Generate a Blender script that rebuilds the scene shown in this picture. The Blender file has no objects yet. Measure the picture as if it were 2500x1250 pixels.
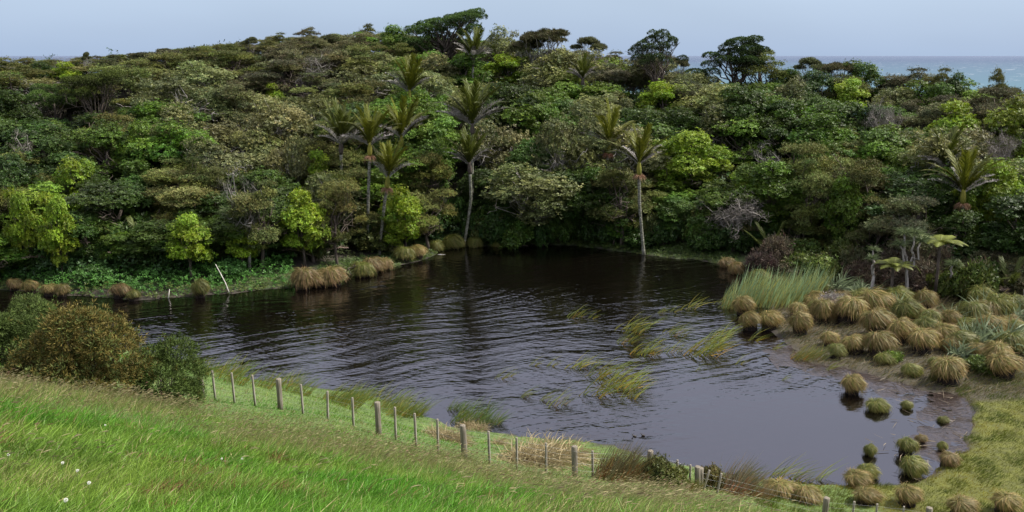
import bpy, math, random
import numpy as np
from mathutils import Vector, Matrix

# ------------------------------------------------------------------ camera, sky, sun, exposure
SC = bpy.context.scene
COL = SC.collection
R = math.radians
FPX, PITCH, EYE = 2165.0, R(12.75), 15.0
cam_d = bpy.data.cameras.new('camera')
cam_d.sensor_fit = 'HORIZONTAL'
cam_d.angle = 2 * math.atan(1250 / FPX)
cam_d.clip_start, cam_d.clip_end = 0.1, 90000
cam = bpy.data.objects.new('camera', cam_d)
cam.location = (0, 0, EYE)
cam.rotation_euler = (R(90) - PITCH, 0, 0)
COL.objects.link(cam)
SC.camera = cam

SUN_EL, SUN_AZ = R(52), R(84)          # azimuth clockwise from +Y (view direction) to +X
world = bpy.data.worlds.new('World')
SC.world = world
world.use_nodes = True
wn, wl = world.node_tree.nodes, world.node_tree.links
wn.clear()
w_out = wn.new('ShaderNodeOutputWorld')
w_bg = wn.new('ShaderNodeBackground')
w_bg.inputs['Strength'].default_value = 0.10
w_sky = wn.new('ShaderNodeTexSky')
w_sky.sky_type = 'NISHITA'
w_sky.sun_disc = False
w_sky.sun_elevation = SUN_EL
w_sky.sun_rotation = SUN_AZ
w_sky.dust_density = 2.0
# thin even overcast veil: grey-blue, brighter overhead as an overcast sky is
w_tc = wn.new('ShaderNodeTexCoord')
w_sep = wn.new('ShaderNodeSeparateXYZ')
wl.new(w_tc.outputs['Generated'], w_sep.inputs[0])
w_mr = wn.new('ShaderNodeMapRange')
w_mr.inputs['From Min'].default_value = 0.0
w_mr.inputs['From Max'].default_value = 1.0
wl.new(w_sep.outputs['Z'], w_mr.inputs['Value'])
w_ramp = wn.new('ShaderNodeValToRGB')
cr = w_ramp.color_ramp
cr.elements[0].position = 0.0
cr.elements[0].color = (0.365, 0.47, 0.65, 1)
cr.elements[1].position = 1.0
cr.elements[1].color = (1.0, 1.0, 1.06, 1)
e = cr.elements.new(0.09); e.color = (0.46, 0.57, 0.715, 1)
e = cr.elements.new(0.45); e.color = (0.86, 0.88, 1.10, 1)
wl.new(w_mr.outputs[0], w_ramp.inputs['Fac'])
w_ns = wn.new('ShaderNodeTexNoise')
w_ns.inputs['Scale'].default_value = 2.2
w_ns.inputs['Detail'].default_value = 3
w_map = wn.new('ShaderNodeMapping')
w_map.inputs['Scale'].default_value = (1, 1, 4)
wl.new(w_tc.outputs['Generated'], w_map.inputs[0])
wl.new(w_map.outputs[0], w_ns.inputs['Vector'])
w_nr = wn.new('ShaderNodeMapRange')
w_nr.inputs['From Min'].default_value = 0.3
w_nr.inputs['From Max'].default_value = 0.7
w_nr.inputs['To Min'].default_value = 5.9
w_nr.inputs['To Max'].default_value = 6.7
wl.new(w_ns.outputs['Fac'], w_nr.inputs['Value'])
w_mul = wn.new('ShaderNodeVectorMath'); w_mul.operation = 'SCALE'
wl.new(w_ramp.outputs['Color'], w_mul.inputs[0])
wl.new(w_nr.outputs[0], w_mul.inputs['Scale'])
w_mix = wn.new('ShaderNodeMix'); w_mix.data_type = 'RGBA'
w_mix.inputs['Factor'].default_value = 0.93
wl.new(w_sky.outputs[0], w_mix.inputs['A'])
wl.new(w_mul.outputs[0], w_mix.inputs['B'])
wl.new(w_mix.outputs['Result'], w_bg.inputs['Color'])
wl.new(w_bg.outputs[0], w_out.inputs['Surface'])

sun_d = bpy.data.lights.new('sun', 'SUN')
sun_d.energy = 4.6
sun_d.angle = R(9)
sun_d.color = (1.0, 0.95, 0.87)
sun = bpy.data.objects.new('sun', sun_d)
to_sun = Vector((math.sin(SUN_AZ) * math.cos(SUN_EL), math.cos(SUN_AZ) * math.cos(SUN_EL), math.sin(SUN_EL)))
sun.rotation_euler = (-to_sun).to_track_quat('-Z', 'Y').to_euler()
sun.location = (30, 0, 60)
COL.objects.link(sun)

SC.view_settings.view_transform = 'Standard'
SC.view_settings.look = 'None'
SC.view_settings.exposure = 0.9
SC.view_settings.gamma = 1.0
SC.render.engine = 'CYCLES'
SC.cycles.max_bounces = 5
SC.cycles.diffuse_bounces = 3
SC.cycles.glossy_bounces = 2
SC.cycles.transmission_bounces = 3
SC.cycles.transparent_max_bounces = 4
SC.cycles.caustics_reflective = False
SC.cycles.caustics_refractive = False

# ------------------------------------------------------------------ pixel / world helpers
rng = np.random.default_rng(11)
random.seed(5)
CP, SP = math.cos(PITCH), math.sin(PITCH)

def ray(px, py):
    """direction from the eye scaled so that its y component is 1"""
    u, v = (px - 1250) / FPX, (625 - py) / FPX
    dx, dy, dz = u, CP + SP * v, -SP + CP * v
    return dx / dy, dz / dy

def at_z(px, py, z=0.0):
    dx, dz = ray(px, py)
    Y = (z - EYE) / dz
    return dx * Y, Y

def at_y(px, py, Y):
    dx, dz = ray(px, py)
    return dx * Y, Y, EYE + dz * Y

def project(x, y, z):
    z = z - EYE
    f = y * CP - z * SP
    up = y * SP + z * CP
    return 1250 + FPX * x / f, 625 - FPX * up / f

def sstep(a, b, x):
    t = np.clip((x - a) / (b - a), 0, 1)
    return t * t * (3 - 2 * t)

_perm = np.random.default_rng(3).permutation(512)
_grad = np.random.default_rng(4).random(512)
def vnoise(x, y, s=1.0, seed=0):
    """smooth value noise 0..1"""
    x = np.asarray(x, float) * s + seed * 17.3; y = np.asarray(y, float) * s + seed * 9.1
    xi, yi = np.floor(x).astype(int), np.floor(y).astype(int)
    fx, fy = x - xi, y - yi
    fx, fy = fx * fx * (3 - 2 * fx), fy * fy * (3 - 2 * fy)
    h = lambda a, b: _grad[(_perm[(a & 255)] + b * 57) & 511]
    return (h(xi, yi) * (1 - fx) + h(xi + 1, yi) * fx) * (1 - fy) + (h(xi, yi + 1) * (1 - fx) + h(xi + 1, yi + 1) * fx) * fy

# ------------------------------------------------------------------ shore line and terrain heights
SHORE_PX = [(-600, 690), (-300, 698), (-100, 703), (0, 707), (80, 714), (150, 722), (240, 727), (330, 733), (430, 728), (560, 718),
            (640, 709), (700, 703), (840, 690), (862, 668), (950, 655), (1040, 632), (1070, 612), (1130, 603), (1250, 600),
            (1330, 598), (1400, 601), (1500, 612), (1600, 625), (1700, 636), (1760, 645), (1830, 660), (1865, 690), (1890, 735),
            (1860, 775), (1880, 812), (1920, 850), (1985, 885), (2070, 900), (2150, 925), (2240, 955), (2330, 965), (2362, 1000),
            (2370, 1050), (2368, 1095), (2330, 1130), (2270, 1152), (2200, 1172), (2100, 1180), (2000, 1182), (1900, 1178), (1820, 1166),
            (1700, 1140), (1600, 1118), (1500, 1097), (1400, 1082), (1300, 1066), (1200, 1052), (1100, 1040), (1020, 1015),
            (950, 985), (850, 960), (750, 938), (650, 925), (550, 905), (450, 882), (350, 862), (200, 830), (0, 800), (-200, 790), (-600, 780)]
SHORE = np.array([at_z(*p) for p in SHORE_PX])

def shore_dist(x, y):
    """signed distance to the shore, positive on land"""
    x = np.asarray(x, float); y = np.asarray(y, float)
    shp = x.shape; x = x.ravel(); y = y.ravel()
    best = np.full(x.shape, 1e9); inside = np.zeros(x.shape, bool)
    n = len(SHORE)
    for i in range(n):
        ax, ay = SHORE[i]; bx, by = SHORE[(i + 1) % n]
        ex, ey = bx - ax, by - ay
        t = np.clip(((x - ax) * ex + (y - ay) * ey) / (ex * ex + ey * ey), 0, 1)
        best = np.minimum(best, (x - ax - t * ex) ** 2 + (y - ay - t * ey) ** 2)
        c = (ay > y) != (by > y)
        with np.errstate(divide='ignore', invalid='ignore'):
            xi = (bx - ax) * (y - ay) / (by - ay if by != ay else 1e-9) + ax
        inside ^= c & (x < xi)
    d = np.sqrt(best)
    d = np.where(inside, -d, d) + (vnoise(x, y, .7, 21) - .5) * .8 + (vnoise(x, y, 2.3, 22) - .5) * .3
    return d.reshape(shp)

CPTS = []
def cw(x, y, z): CPTS.append((x, y, z))
for px, py, Y in [(-200, 1250, 4.8), (0, 1250, 5.5), (300, 1250, 6), (600, 1250, 6.5), (900, 1250, 7.2), (1200, 1250, 8.5), (1500, 1250, 11), (1800, 1250, 19),
                  (-200, 962, 15), (0, 962, 16), (0, 1100, 8.5), (200, 990, 17), (400, 1010, 20), (300, 1100, 10), (600, 1085, 16), (600, 1160, 10),
                  (900, 1150, 13), (900, 1110, 20), (1200, 1205, 13.5), (1200, 1180, 20), (1400, 1226, 16.5), (1600, 1232, 20), (1720, 1234, 23),
                  (100, 962, 20), (350, 1006, 22.5),
                  (487, 970, 30), (680, 998, 29.3), (800, 1026, 28), (922, 1062, 27), (1014, 1090, 26.4), (1133, 1117, 26), (1263, 1148, 26), (1405, 1165, 26), (1587, 1170, 26.6), (1720, 1196, 26.5),
                  (2015, 1290, 25.4), (2275, 1315, 24.7)]:
    cw(*at_y(px, py, Y))
for p in [(0, 0, 13.4), (-10, 0, 14), (-22, 0, 14.4), (10, 0, 12.4), (25, 0, 8.5), (0, -15, 15), (-30, -15, 17), (30, -15, 10), (-60, 0, 15), (60, 0, 5),
          (16, 14, 4.0), (24, 20, 1.2), (36, 24, 0.8), (50, 25, 1.5), (10, 10, 8.0), (-18, 28, 4.9), (-27, 28, 5.5), (-25, 37, 3.0), (-14, 34, 2.9), (-40, 40, 3), (-60, 45, 3.5),
          (-60, -30, 18), (60, -30, 8), (0, -40, 18), (30, 34, 0.35), (36, 40, 0.4), (28, 46, 0.35), (40, 50, 0.5), (33, 30, 0.35), (24, 28, 0.35)]:
    cw(*p)
for i, (x, y) in enumerate(SHORE):
    if i % 2 == 0: cw(x, y, 0.0)
for x, y in [(-20, 50), (-5, 52), (5, 55), (0, 45), (10, 40), (8, 50), (-15, 47), (14, 34)]:
    cw(x, y, -0.9)
RPX = [-700, -300, 0, 400, 800, 1100, 1400, 1700, 2000, 2300, 2600, 3000]
REDGE = [56, 56, 56.5, 56, 61, 69, 70, 66.5, 64, 55, 53, 52]
RY = [98, 100, 102, 108, 113, 112, 104, 97, 92, 86, 78, 74]
RZ = [8.6, 9.8, 11.3, 13.4, 15.2, 14.6, 11.6, 10.0, 9.0, 7.8, 7, 6]
for px, ye, yr, zr in zip(RPX, REDGE, RY, RZ):
    t = (px - 1250) / FPX * 1.0
    for f, zz in ((0.06, 0.7), (0.25, 0.27 * zr), (0.55, 0.58 * zr), (0.8, 0.85 * zr), (1.0, zr)):
        Y = ye + (yr - ye) * f
        cw(t * Y * 1.01, Y, zz)
    for dy, zz in ((14, zr - 3.0), (35, zr - 12), (70, -28), (120, -33)):
        cw(t * (yr + dy), yr + dy, zz)
for x in (-160, 160):
    for y, z in ((-30, 10), (30, 5), (70, 5), (110, 6), (150, -10), (200, -33)):
        cw(x, y, z)
CPTS = np.array(CPTS)
def _tps(P):
    X = P[:, :2] / 50.0
    d = np.linalg.norm(X[:, None] - X[None], axis=2)
    K = np.where(d > 0, d * d * np.log(d + 1e-12), 0) + np.eye(len(P)) * 2e-4
    Q = np.c_[np.ones(len(P)), X]
    A = np.block([[K, Q], [Q.T, np.zeros((3, 3))]])
    return np.linalg.solve(A, np.r_[P[:, 2], 0, 0, 0])
_W = _tps(CPTS)
def base_z(x, y):
    x = np.asarray(x, float); y = np.asarray(y, float); shp = x.shape
    x = x.ravel() / 50; y = y.ravel() / 50
    out = _W[-3] + _W[-2] * x + _W[-1] * y
    for w, (cx, cy, _) in zip(_W[:-3], CPTS / 50):
        r2 = (x - cx) ** 2 + (y - cy) ** 2
        out = out + w * 0.5 * r2 * np.log(r2 + 1e-24)
    return out.reshape(shp)

def gz(x, y):
    """ground height"""
    x = np.asarray(x, float); y = np.asarray(y, float)
    b = base_z(x, y); s = shore_dist(x, y)
    k = sstep(0, 3.5, s)
    rough = ((vnoise(x, y, 0.9, 1) - 0.5) * 0.10 + (vnoise(x, y, 0.3, 2) - 0.5) * 0.25) * np.where(y < 45, .45, 1)
    land = np.maximum(b, 0.12) * k + 0.10 * np.clip(s / 0.5, 0, 1) * (1 - k) + rough * k * np.clip(s / 4, 0.25, 1)
    wet = -np.minimum(0.9, 0.35 * np.abs(s)) - 0.02
    return np.where(s > 0, np.maximum(land, 0.012), wet)
def gz1(x, y): return float(gz(np.array([x]), np.array([y]))[0])

def on_ground(px, py, zoff=0.0):
    """first point where the sight line through a pixel meets the ground"""
    Y = np.arange(3.0, 135, 0.1)
    dx, dz = ray(px, py)
    f = EYE + dz * Y - gz(dx * Y, Y) - zoff
    i = np.argmax(f <= 0)
    if f[i] > 0: i = len(Y) - 1
    return dx * Y[i], Y[i], EYE + dz * Y[i] - zoff

FY = np.arange(50.0, 135, 0.25)
def stand_far(px, py_top, h):
    """where on the far hillside a tree of height h stands when its top is seen at this pixel"""
    dx, dz = ray(px, py_top)
    x = dx * FY
    f = EYE + dz * FY - gz(x, FY) - h
    edge = np.interp(px, RPX, REDGE)
    ok = (f <= 0) & (FY >= edge + 0.3)
    i = int(np.argmax(ok)) if ok.any() else int(np.argmin(np.where(FY >= edge + 0.3, f, 1e9)))
    return float(x[i]), float(FY[i]), gz1(x[i], FY[i]), EYE + dz * FY[i]

# ------------------------------------------------------------------ materials
def mat_new(name):
    m = bpy.data.materials.new(name); m.use_nodes = True
    return m, m.node_tree.nodes, m.node_tree.links, m.node_tree.nodes['Principled BSDF']

def foliage_mat(name, trans=0.3, rough=0.5, spec=0.35):
    m, n, l, b = mat_new(name)
    at = n.new('ShaderNodeAttribute'); at.attribute_name = 'col'
    oi = n.new('ShaderNodeObjectInfo')
    mx = n.new('ShaderNodeMix'); mx.data_type = 'RGBA'; mx.blend_type = 'MULTIPLY'; mx.inputs['Factor'].default_value = 1
    l.new(at.outputs['Color'], mx.inputs['A']); l.new(oi.outputs['Color'], mx.inputs['B'])
    l.new(mx.outputs['Result'], b.inputs['Base Color'])
    b.inputs['Roughness'].default_value = rough
    b.inputs['Specular IOR Level'].default_value = spec
    tr = n.new('ShaderNodeBsdfTranslucent'); l.new(mx.outputs['Result'], tr.inputs['Color'])
    ms = n.new('ShaderNodeMixShader'); ms.inputs[0].default_value = trans
    l.new(b.outputs[0], ms.inputs[1]); l.new(tr.outputs[0], ms.inputs[2])
    l.new(ms.outputs[0], n['Material Output'].inputs['Surface'])
    return m
M_LEAF = foliage_mat('leaf', 0.28, 0.5, 0.22)
M_FINE = foliage_mat('fine_foliage', 0.2, 0.65, 0.15)
M_BLADE = foliage_mat('grass_blade', 0.30, 0.5, 0.3)

def bark_mat(name, c1, c2, scale=6.0, stretch=(1, 1, 0.25), ring=False):
    m, n, l, b = mat_new(name)
    tc = n.new('ShaderNodeTexCoord'); mp = n.new('ShaderNodeMapping'); mp.inputs['Scale'].default_value = stretch
    ns = n.new('ShaderNodeTexNoise'); ns.inputs['Scale'].default_value = scale; ns.inputs['Detail'].default_value = 5
    rp = n.new('ShaderNodeValToRGB')
    rp.color_ramp.elements[0].position = 0.35; rp.color_ramp.elements[0].color = (*c1, 1)
    rp.color_ramp.elements[1].position = 0.68; rp.color_ramp.elements[1].color = (*c2, 1)
    l.new(tc.outputs['Object'], mp.inputs[0]); l.new(mp.outputs[0], ns.inputs['Vector']); l.new(ns.outputs['Fac'], rp.inputs['Fac'])
    l.new(rp.outputs[0], b.inputs['Base Color'])
    bp = n.new('ShaderNodeBump'); bp.inputs['Strength'].default_value = 0.5; bp.inputs['Distance'].default_value = 0.03
    l.new(ns.outputs['Fac'], bp.inputs['Height']); l.new(bp.outputs[0], b.inputs['Normal'])
    b.inputs['Roughness'].default_value = 0.85; b.inputs['Specular IOR Level'].default_value = 0.2
    return m
M_BARK = bark_mat('bark_brown', (0.045, 0.035, 0.028), (0.13, 0.105, 0.085))
M_GREY = bark_mat('bark_grey', (0.15, 0.135, 0.12), (0.38, 0.35, 0.32))
M_PALM = bark_mat('palm_bark', (0.07, 0.075, 0.045), (0.26, 0.25, 0.215), 5.0, (1, 1, 2.5))
M_SHAFT = bark_mat('palm_crownshaft', (0.10, 0.12, 0.02), (0.24, 0.21, 0.04), 3.0)
M_BEARD = bark_mat('palm_flower', (0.20, 0.09, 0.06), (0.42, 0.24, 0.17), 9.0)
M_WOOD = bark_mat('weathered_wood', (0.095, 0.08, 0.06), (0.25, 0.22, 0.175), 9.0, (3, 3, 0.15))
M_BATTEN = bark_mat('sawn_batten', (0.16, 0.14, 0.11), (0.34, 0.31, 0.265), 9.0, (3, 3, 0.15))
M_BLEACH = bark_mat('bleached_wood', (0.36, 0.33, 0.29), (0.62, 0.59, 0.54), 7.0)
M_PEAT = bark_mat('peat', (0.008, 0.006, 0.005), (0.035, 0.024, 0.018), 5.0)
m_, n_, l_, b_ = mat_new('wire'); M_WIRE = m_
b_.inputs['Base Color'].default_value = (0.35, 0.35, 0.34, 1); b_.inputs['Metallic'].default_value = 0.7; b_.inputs['Roughness'].default_value = 0.5
m_, n_, l_, b_ = mat_new('petal_white'); M_PETAL = m_
b_.inputs['Base Color'].default_value = (0.75, 0.74, 0.68, 1); b_.inputs['Roughness'].default_value = 0.6
m_, n_, l_, b_ = mat_new('duck_plumage'); M_DUCK = m_
ns = n_.new('ShaderNodeTexNoise'); ns.inputs['Scale'].default_value = 14
rp = n_.new('ShaderNodeValToRGB'); rp.color_ramp.elements[0].color = (0.012, 0.01, 0.009, 1); rp.color_ramp.elements[1].color = (0.06, 0.045, 0.03, 1)
l_.new(ns.outputs['Fac'], rp.inputs[0]); l_.new(rp.outputs[0], b_.inputs['Base Color']); b_.inputs['Roughness'].default_value = 0.6

# ------------------------------------------------------------------ mesh helpers
def make_mesh(name, V, F, mat, col=None, smooth=False):
    V = np.ascontiguousarray(V, np.float32); F = np.ascontiguousarray(F, np.int32)
    me = bpy.data.meshes.new(name)
    me.vertices.add(len(V)); me.vertices.foreach_set('co', V.ravel())
    me.loops.add(F.size); me.loops.foreach_set('vertex_index', F.ravel())
    me.polygons.add(len(F)); me.polygons.foreach_set('loop_start', np.arange(len(F), dtype=np.int32) * F.shape[1])
    if smooth: me.polygons.foreach_set('use_smooth', np.ones(len(F), bool))
    if col is not None:
        a = me.attributes.new('col', 'FLOAT_COLOR', 'POINT')
        c = np.ones((len(V), 4), np.float32); c[:, :3] = col
        a.data.foreach_set('color', c.ravel())
    me.update(calc_edges=True)
    me.materials.append(mat)
    return me

class MB:
    """collects quads"""
    def __init__(s): s.V, s.F, s.C, s.n = [], [], [], 0
    def add(s, V, F, C=None):
        V = np.asarray(V, float).reshape(-1, 3); F = np.asarray(F, int).reshape(-1, 4)
        s.V.append(V); s.F.append(F + s.n); s.n += len(V)
        s.C.append(np.ones((len(V), 3)) if C is None else np.broadcast_to(C, (len(V), 3)))
    def mesh(s, name, mat, col=True, smooth=False):
        return make_mesh(name, np.concatenate(s.V), np.concatenate(s.F), mat, np.concatenate(s.C) if col else None, smooth)
    def tube(s, pts, rad, sides=6, C=None, cap=True):
        pts = np.asarray(pts, float); n = len(pts)
        T = np.gradient(pts, axis=0); T /= np.linalg.norm(T, axis=1)[:, None] + 1e-9
        ref = np.array([0.31, 0.9, 0.1]) if abs(T[0] @ np.array([0, 0, 1])) > 0.5 else np.array([0, 0, 1.0])
        N = np.cross(T, ref); N /= np.linalg.norm(N, axis=1)[:, None] + 1e-9
        B = np.cross(T, N)
        a = np.arange(sides) * 2 * np.pi / sides
        r = np.asarray(rad, float).reshape(-1, 1, 1) * np.ones((n, 1, 1))
        V = pts[:, None] + r * (np.cos(a)[None, :, None] * N[:, None] + np.sin(a)[None, :, None] * B[:, None])
        V = V.reshape(-1, 3)
        i, j = np.meshgrid(np.arange(n - 1), np.arange(sides), indexing='ij')
        j2 = (j + 1) % sides
        F = np.stack([i * sides + j, i * sides + j2, (i + 1) * sides + j2, (i + 1) * sides + j], -1).reshape(-1, 4)
        if cap:
            V = np.r_[V, pts[-1:], pts[:1]]
            k = len(V) - 2; b = (n - 1) * sides
            F = np.r_[F, [[b + q, b + (q + 1) % sides, b + (q + 2) % sides, k] for q in range(0, sides, 2)],
                      [[(q + 2) % sides, (q + 1) % sides, q, k + 1] for q in range(0, sides, 2)]]
        s.add(V, F, C)

def unit(v): return v / (np.linalg.norm(v, axis=-1, keepdims=True) + 1e-9)

def rosettes(mb, c, n, k, L, W, tilt, rs, col, jit=0.3):
    """at each point c with outward direction n a sprig of k leaves"""
    N = len(c)
    n = unit(n + rs.normal(0, jit, (N, 3)))
    t1 = unit(np.cross(n, rs.normal(0, 1, (N, 3)))); t2 = np.cross(n, t1)
    a = (np.arange(k)[None] * 2 * np.pi / k + rs.uniform(0, 6.28, (N, 1)) + rs.normal(0, .3, (N, k)))[..., None]
    u = np.cos(a) * t1[:, None] + np.sin(a) * t2[:, None]
    ti = (tilt + rs.normal(0, 0.3, (N, k)))[..., None]
    ax = u * np.cos(ti) + n[:, None] * np.sin(ti)
    nn = n[:, None] * np.cos(ti) - u * np.sin(ti)
    v = np.cross(ax, nn)
    l = (L * rs.uniform(.7, 1.25, (N, k)))[..., None]; w = (W * rs.uniform(.75, 1.2, (N, k)))[..., None]
    c0 = c[:, None] + ax * 0.02
    V = np.stack([c0, c0 + ax * l * .5 + v * w * .5, c0 + ax * l, c0 + ax * l * .5 - v * w * .5], 2).reshape(-1, 3)
    F = np.arange(len(V)).reshape(-1, 4)
    C = np.repeat(np.repeat(col, k, 0) * rs.uniform(.75, 1.25, (N * k, 1)), 4, 0)
    mb.add(V, F, C)

def blades(mb, p, d0, L, W, bend, seg, rs, col_base, col_tip, taper=1.0):
    """ribbons from points p, leaving along d0 and curving by the vector bend (per unit length)"""
    N = len(p)
    t = np.linspace(0, 1, seg + 1)
    L = np.asarray(L, float).reshape(-1, 1, 1); W = np.asarray(W, float).reshape(-1, 1)
    ctr = p[:, None] + L * (d0[:, None] * t[None, :, None] + bend[:, None] * (t ** 2)[None, :, None])
    tang = unit(d0 + bend * 0.8)
    side = unit(np.cross(tang, rs.normal(0, 1, (N, 3)) * np.array([1, 1, .4])))
    wt = np.clip(1 - t ** 2 * 0.93, .06, 1) * np.minimum(1, .6 + t * 2)
    off = side[:, None] * (W * .5)[..., None] * wt[None, :, None]
    V = np.stack([ctr - off, ctr + off], 2).reshape(-1, 3)
    b = (np.arange(N) * (seg + 1) * 2)[:, None]
    s = np.arange(seg)[None] * 2
    F = np.stack([b + s, b + s + 1, b + s + 3, b + s + 2], -1).reshape(-1, 4)
    C = col_base[:, None] * (1 - t)[None, :, None] + col_tip[:, None] * t[None, :, None]
    mb.add(V, F, np.repeat(C, 2, 1).reshape(-1, 3))

# ------------------------------------------------------------------ object helpers
def link(name, me, parent=None, color=None):
    o = bpy.data.objects.new(name, me); COL.objects.link(o)
    if parent is not None: o.parent = parent
    if color is not None: o.color = (*color, 1)
    return o
def tag(o, label=None, cat=None, group=None, kind=None):
    if label: o['label'] = label
    if cat: o['category'] = cat
    if group: o['group'] = group
    if kind: o['kind'] = kind
    return o
def thing(name, loc, rot=(0, 0, 0), scale=(1, 1, 1)):
    o = bpy.data.objects.new(name, None); COL.objects.link(o)
    o.empty_display_size = 0.2
    o.location = loc; o.rotation_euler = rot; o.scale = scale
    return o

# ================================================================== the setting
# ---- ground
gx = np.r_[np.arange(-150, -44, 2.5), np.arange(-44, 44, 0.5), np.arange(44, 151, 2.5)]
gy = np.r_[np.arange(-32, 2, 1.5), np.arange(2, 74, 0.5), np.arange(74, 125, 1.2), np.arange(126, 216, 4)]
GX, GY = np.meshgrid(gx, gy)
GZ = gz(GX, GY)
nx, ny = len(gx), len(gy)
ii, jj = np.meshgrid(np.arange(ny - 1), np.arange(nx - 1), indexing='ij')
GF = np.stack([ii * nx + jj, ii * nx + jj + 1, (ii + 1) * nx + jj + 1, (ii + 1) * nx + jj], -1).reshape(-1, 4)
m, n, l, b = mat_new('earth'); M_EARTH = m
at = n.new('ShaderNodeAttribute'); at.attribute_name = 'col'
ns = n.new('ShaderNodeTexNoise'); ns.inputs['Scale'].default_value = 3.0; ns.inputs['Detail'].default_value = 8; ns.inputs['Roughness'].default_value = 0.7
tc = n.new('ShaderNodeTexCoord'); l.new(tc.outputs['Object'], ns.inputs['Vector'])
mr = n.new('ShaderNodeMapRange'); mr.inputs['From Min'].default_value = .3; mr.inputs['From Max'].default_value = .7; mr.inputs['To Min'].default_value = .5; mr.inputs['To Max'].default_value = 1.5
l.new(ns.outputs['Fac'], mr.inputs['Value'])
sc_ = n.new('ShaderNodeVectorMath'); sc_.operation = 'SCALE'
l.new(at.outputs['Color'], sc_.inputs[0]); l.new(mr.outputs[0], sc_.inputs['Scale']); l.new(sc_.outputs[0], b.inputs['Base Color'])
bp = n.new('ShaderNodeBump'); bp.inputs['Strength'].default_value = .6; bp.inputs['Distance'].default_value = .08
l.new(ns.outputs['Fac'], bp.inputs['Height']); l.new(bp.outputs[0], b.inputs['Normal'])
b.inputs['Roughness'].default_value = 0.9
sd = shore_dist(GX, GY).ravel()
gcol = np.tile(np.array([0.035, 0.030, 0.018]), (GX.size, 1))             # forest litter
gpx, gpy = project(GX.ravel(), np.maximum(GY.ravel(), 1), GZ.ravel())
near = (GY.ravel() < 45) & (GX.ravel() < 25)
gcol[near] = (0.07, 0.11, 0.022)
marsh = (GX.ravel() > 12) & (GY.ravel() < 38) & (GZ.ravel() < 1.2)
gcol[marsh] = (0.07, 0.075, 0.006)
bed = (GX.ravel() > 12) & (GY.ravel() >= 37) & (GY.ravel() < 56) & (GZ.ravel() < 1.5)
gcol[bed] = (0.035, 0.028, 0.014)
bank = (GY.ravel() > 56) & (sd < 3.0)
gcol[bank] = (0.045, 0.065, 0.018)
gcol[sd < 0.15] = (0.02, 0.014, 0.010)
ground = link('ground', make_mesh('ground', np.c_[GX.ravel(), GY.ravel(), GZ.ravel()], GF, M_EARTH, gcol, True))
tag(ground, 'grassy near slope, pond bed and wooded far hillside', 'ground', kind='structure')

# ---- pond water
m, n, l, b = mat_new('pond_water'); M_WATER = m
tc = n.new('ShaderNodeTexCoord')
def wave(rot, sx, sy, warp_s, warp_a, detail, seed):
    w1 = n.new('ShaderNodeTexNoise'); w1.inputs['Scale'].default_value = warp_s; w1.inputs['Detail'].default_value = 2
    l.new(tc.outputs['Object'], w1.inputs['Vector'])
    wsub = n.new('ShaderNodeVectorMath'); wsub.operation = 'SUBTRACT'; wsub.inputs[1].default_value = (.5, .5, .5)
    l.new(w1.outputs['Color'], wsub.inputs[0])
    wsc = n.new('ShaderNodeVectorMath'); wsc.operation = 'SCALE'; wsc.inputs['Scale'].default_value = warp_a
    l.new(wsub.outputs[0], wsc.inputs[0])
    ad = n.new('ShaderNodeVectorMath'); l.new(tc.outputs['Object'], ad.inputs[0]); l.new(wsc.outputs[0], ad.inputs[1])
    r1 = n.new('ShaderNodeMapping'); r1.inputs['Rotation'].default_value = (0, 0, -rot); l.new(ad.outputs[0], r1.inputs[0])
    r2 = n.new('ShaderNodeMapping'); r2.inputs['Scale'].default_value = (sx, sy, 1); r2.inputs['Location'].default_value = (seed, seed * 1.7, 0); l.new(r1.outputs[0], r2.inputs[0])
    t = n.new('ShaderNodeTexNoise'); t.inputs['Scale'].default_value = 1; t.inputs['Detail'].default_value = detail; t.inputs['Roughness'].default_value = .45
    l.new(r2.outputs[0], t.inputs['Vector'])
    return t.outputs['Fac']
def math_(op, a, b_=None):
    q = n.new('ShaderNodeMath'); q.operation = op
    for i, v in enumerate((a, b_)):
        if v is None: continue
        if isinstance(v, (int, float)): q.inputs[i].default_value = v
        else: l.new(v, q.inputs[i])
    return q.outputs[0]
wa = wave(R(28), 0.16, 1.25, 0.055, 9.0, 3.0, 3.1)       # long crests
wb = wave(R(-28), 0.5, 2.4, 0.12, 2.5, 2.0, 8.3)
wc = wave(R(10), 1.8, 5.5, 0.3, 0.8, 2.0, 5.7)          # small chop
h = math_('ADD', math_('ADD', math_('MULTIPLY', wa, 1.35), math_('MULTIPLY', wb, 0.45)), math_('MULTIPLY', wc, 0.30))
sep = n.new('ShaderNodeSeparateXYZ'); l.new(tc.outputs['Object'], sep.inputs[0])
# sheltered corner of the pond: distance from (16.5, 30.5)
dx_ = math_('SUBTRACT', sep.outputs['X'], 16.0); dy_ = math_('SUBTRACT', sep.outputs['Y'], 30.0)
dd = math_('SQRT', math_('ADD', math_('MULTIPLY', dx_, dx_), math_('MULTIPLY', math_('MULTIPLY', dy_, dy_), 1.6)))
mrw = n.new('ShaderNodeMapRange'); mrw.interpolation_type = 'SMOOTHSTEP'
mrw.inputs['From Min'].default_value = 4.0; mrw.inputs['From Max'].default_value = 16.0; mrw.inputs['To Min'].default_value = 0.03; mrw.inputs['To Max'].default_value = 1.0
l.new(dd, mrw.inputs['Value'])
bp = n.new('ShaderNodeBump'); bp.inputs['Strength'].default_value = 1.0
gust = n.new('ShaderNodeTexNoise'); gust.inputs['Scale'].default_value = .085; gust.inputs['Detail'].default_value = 2; l.new(tc.outputs['Object'], gust.inputs['Vector'])
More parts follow.
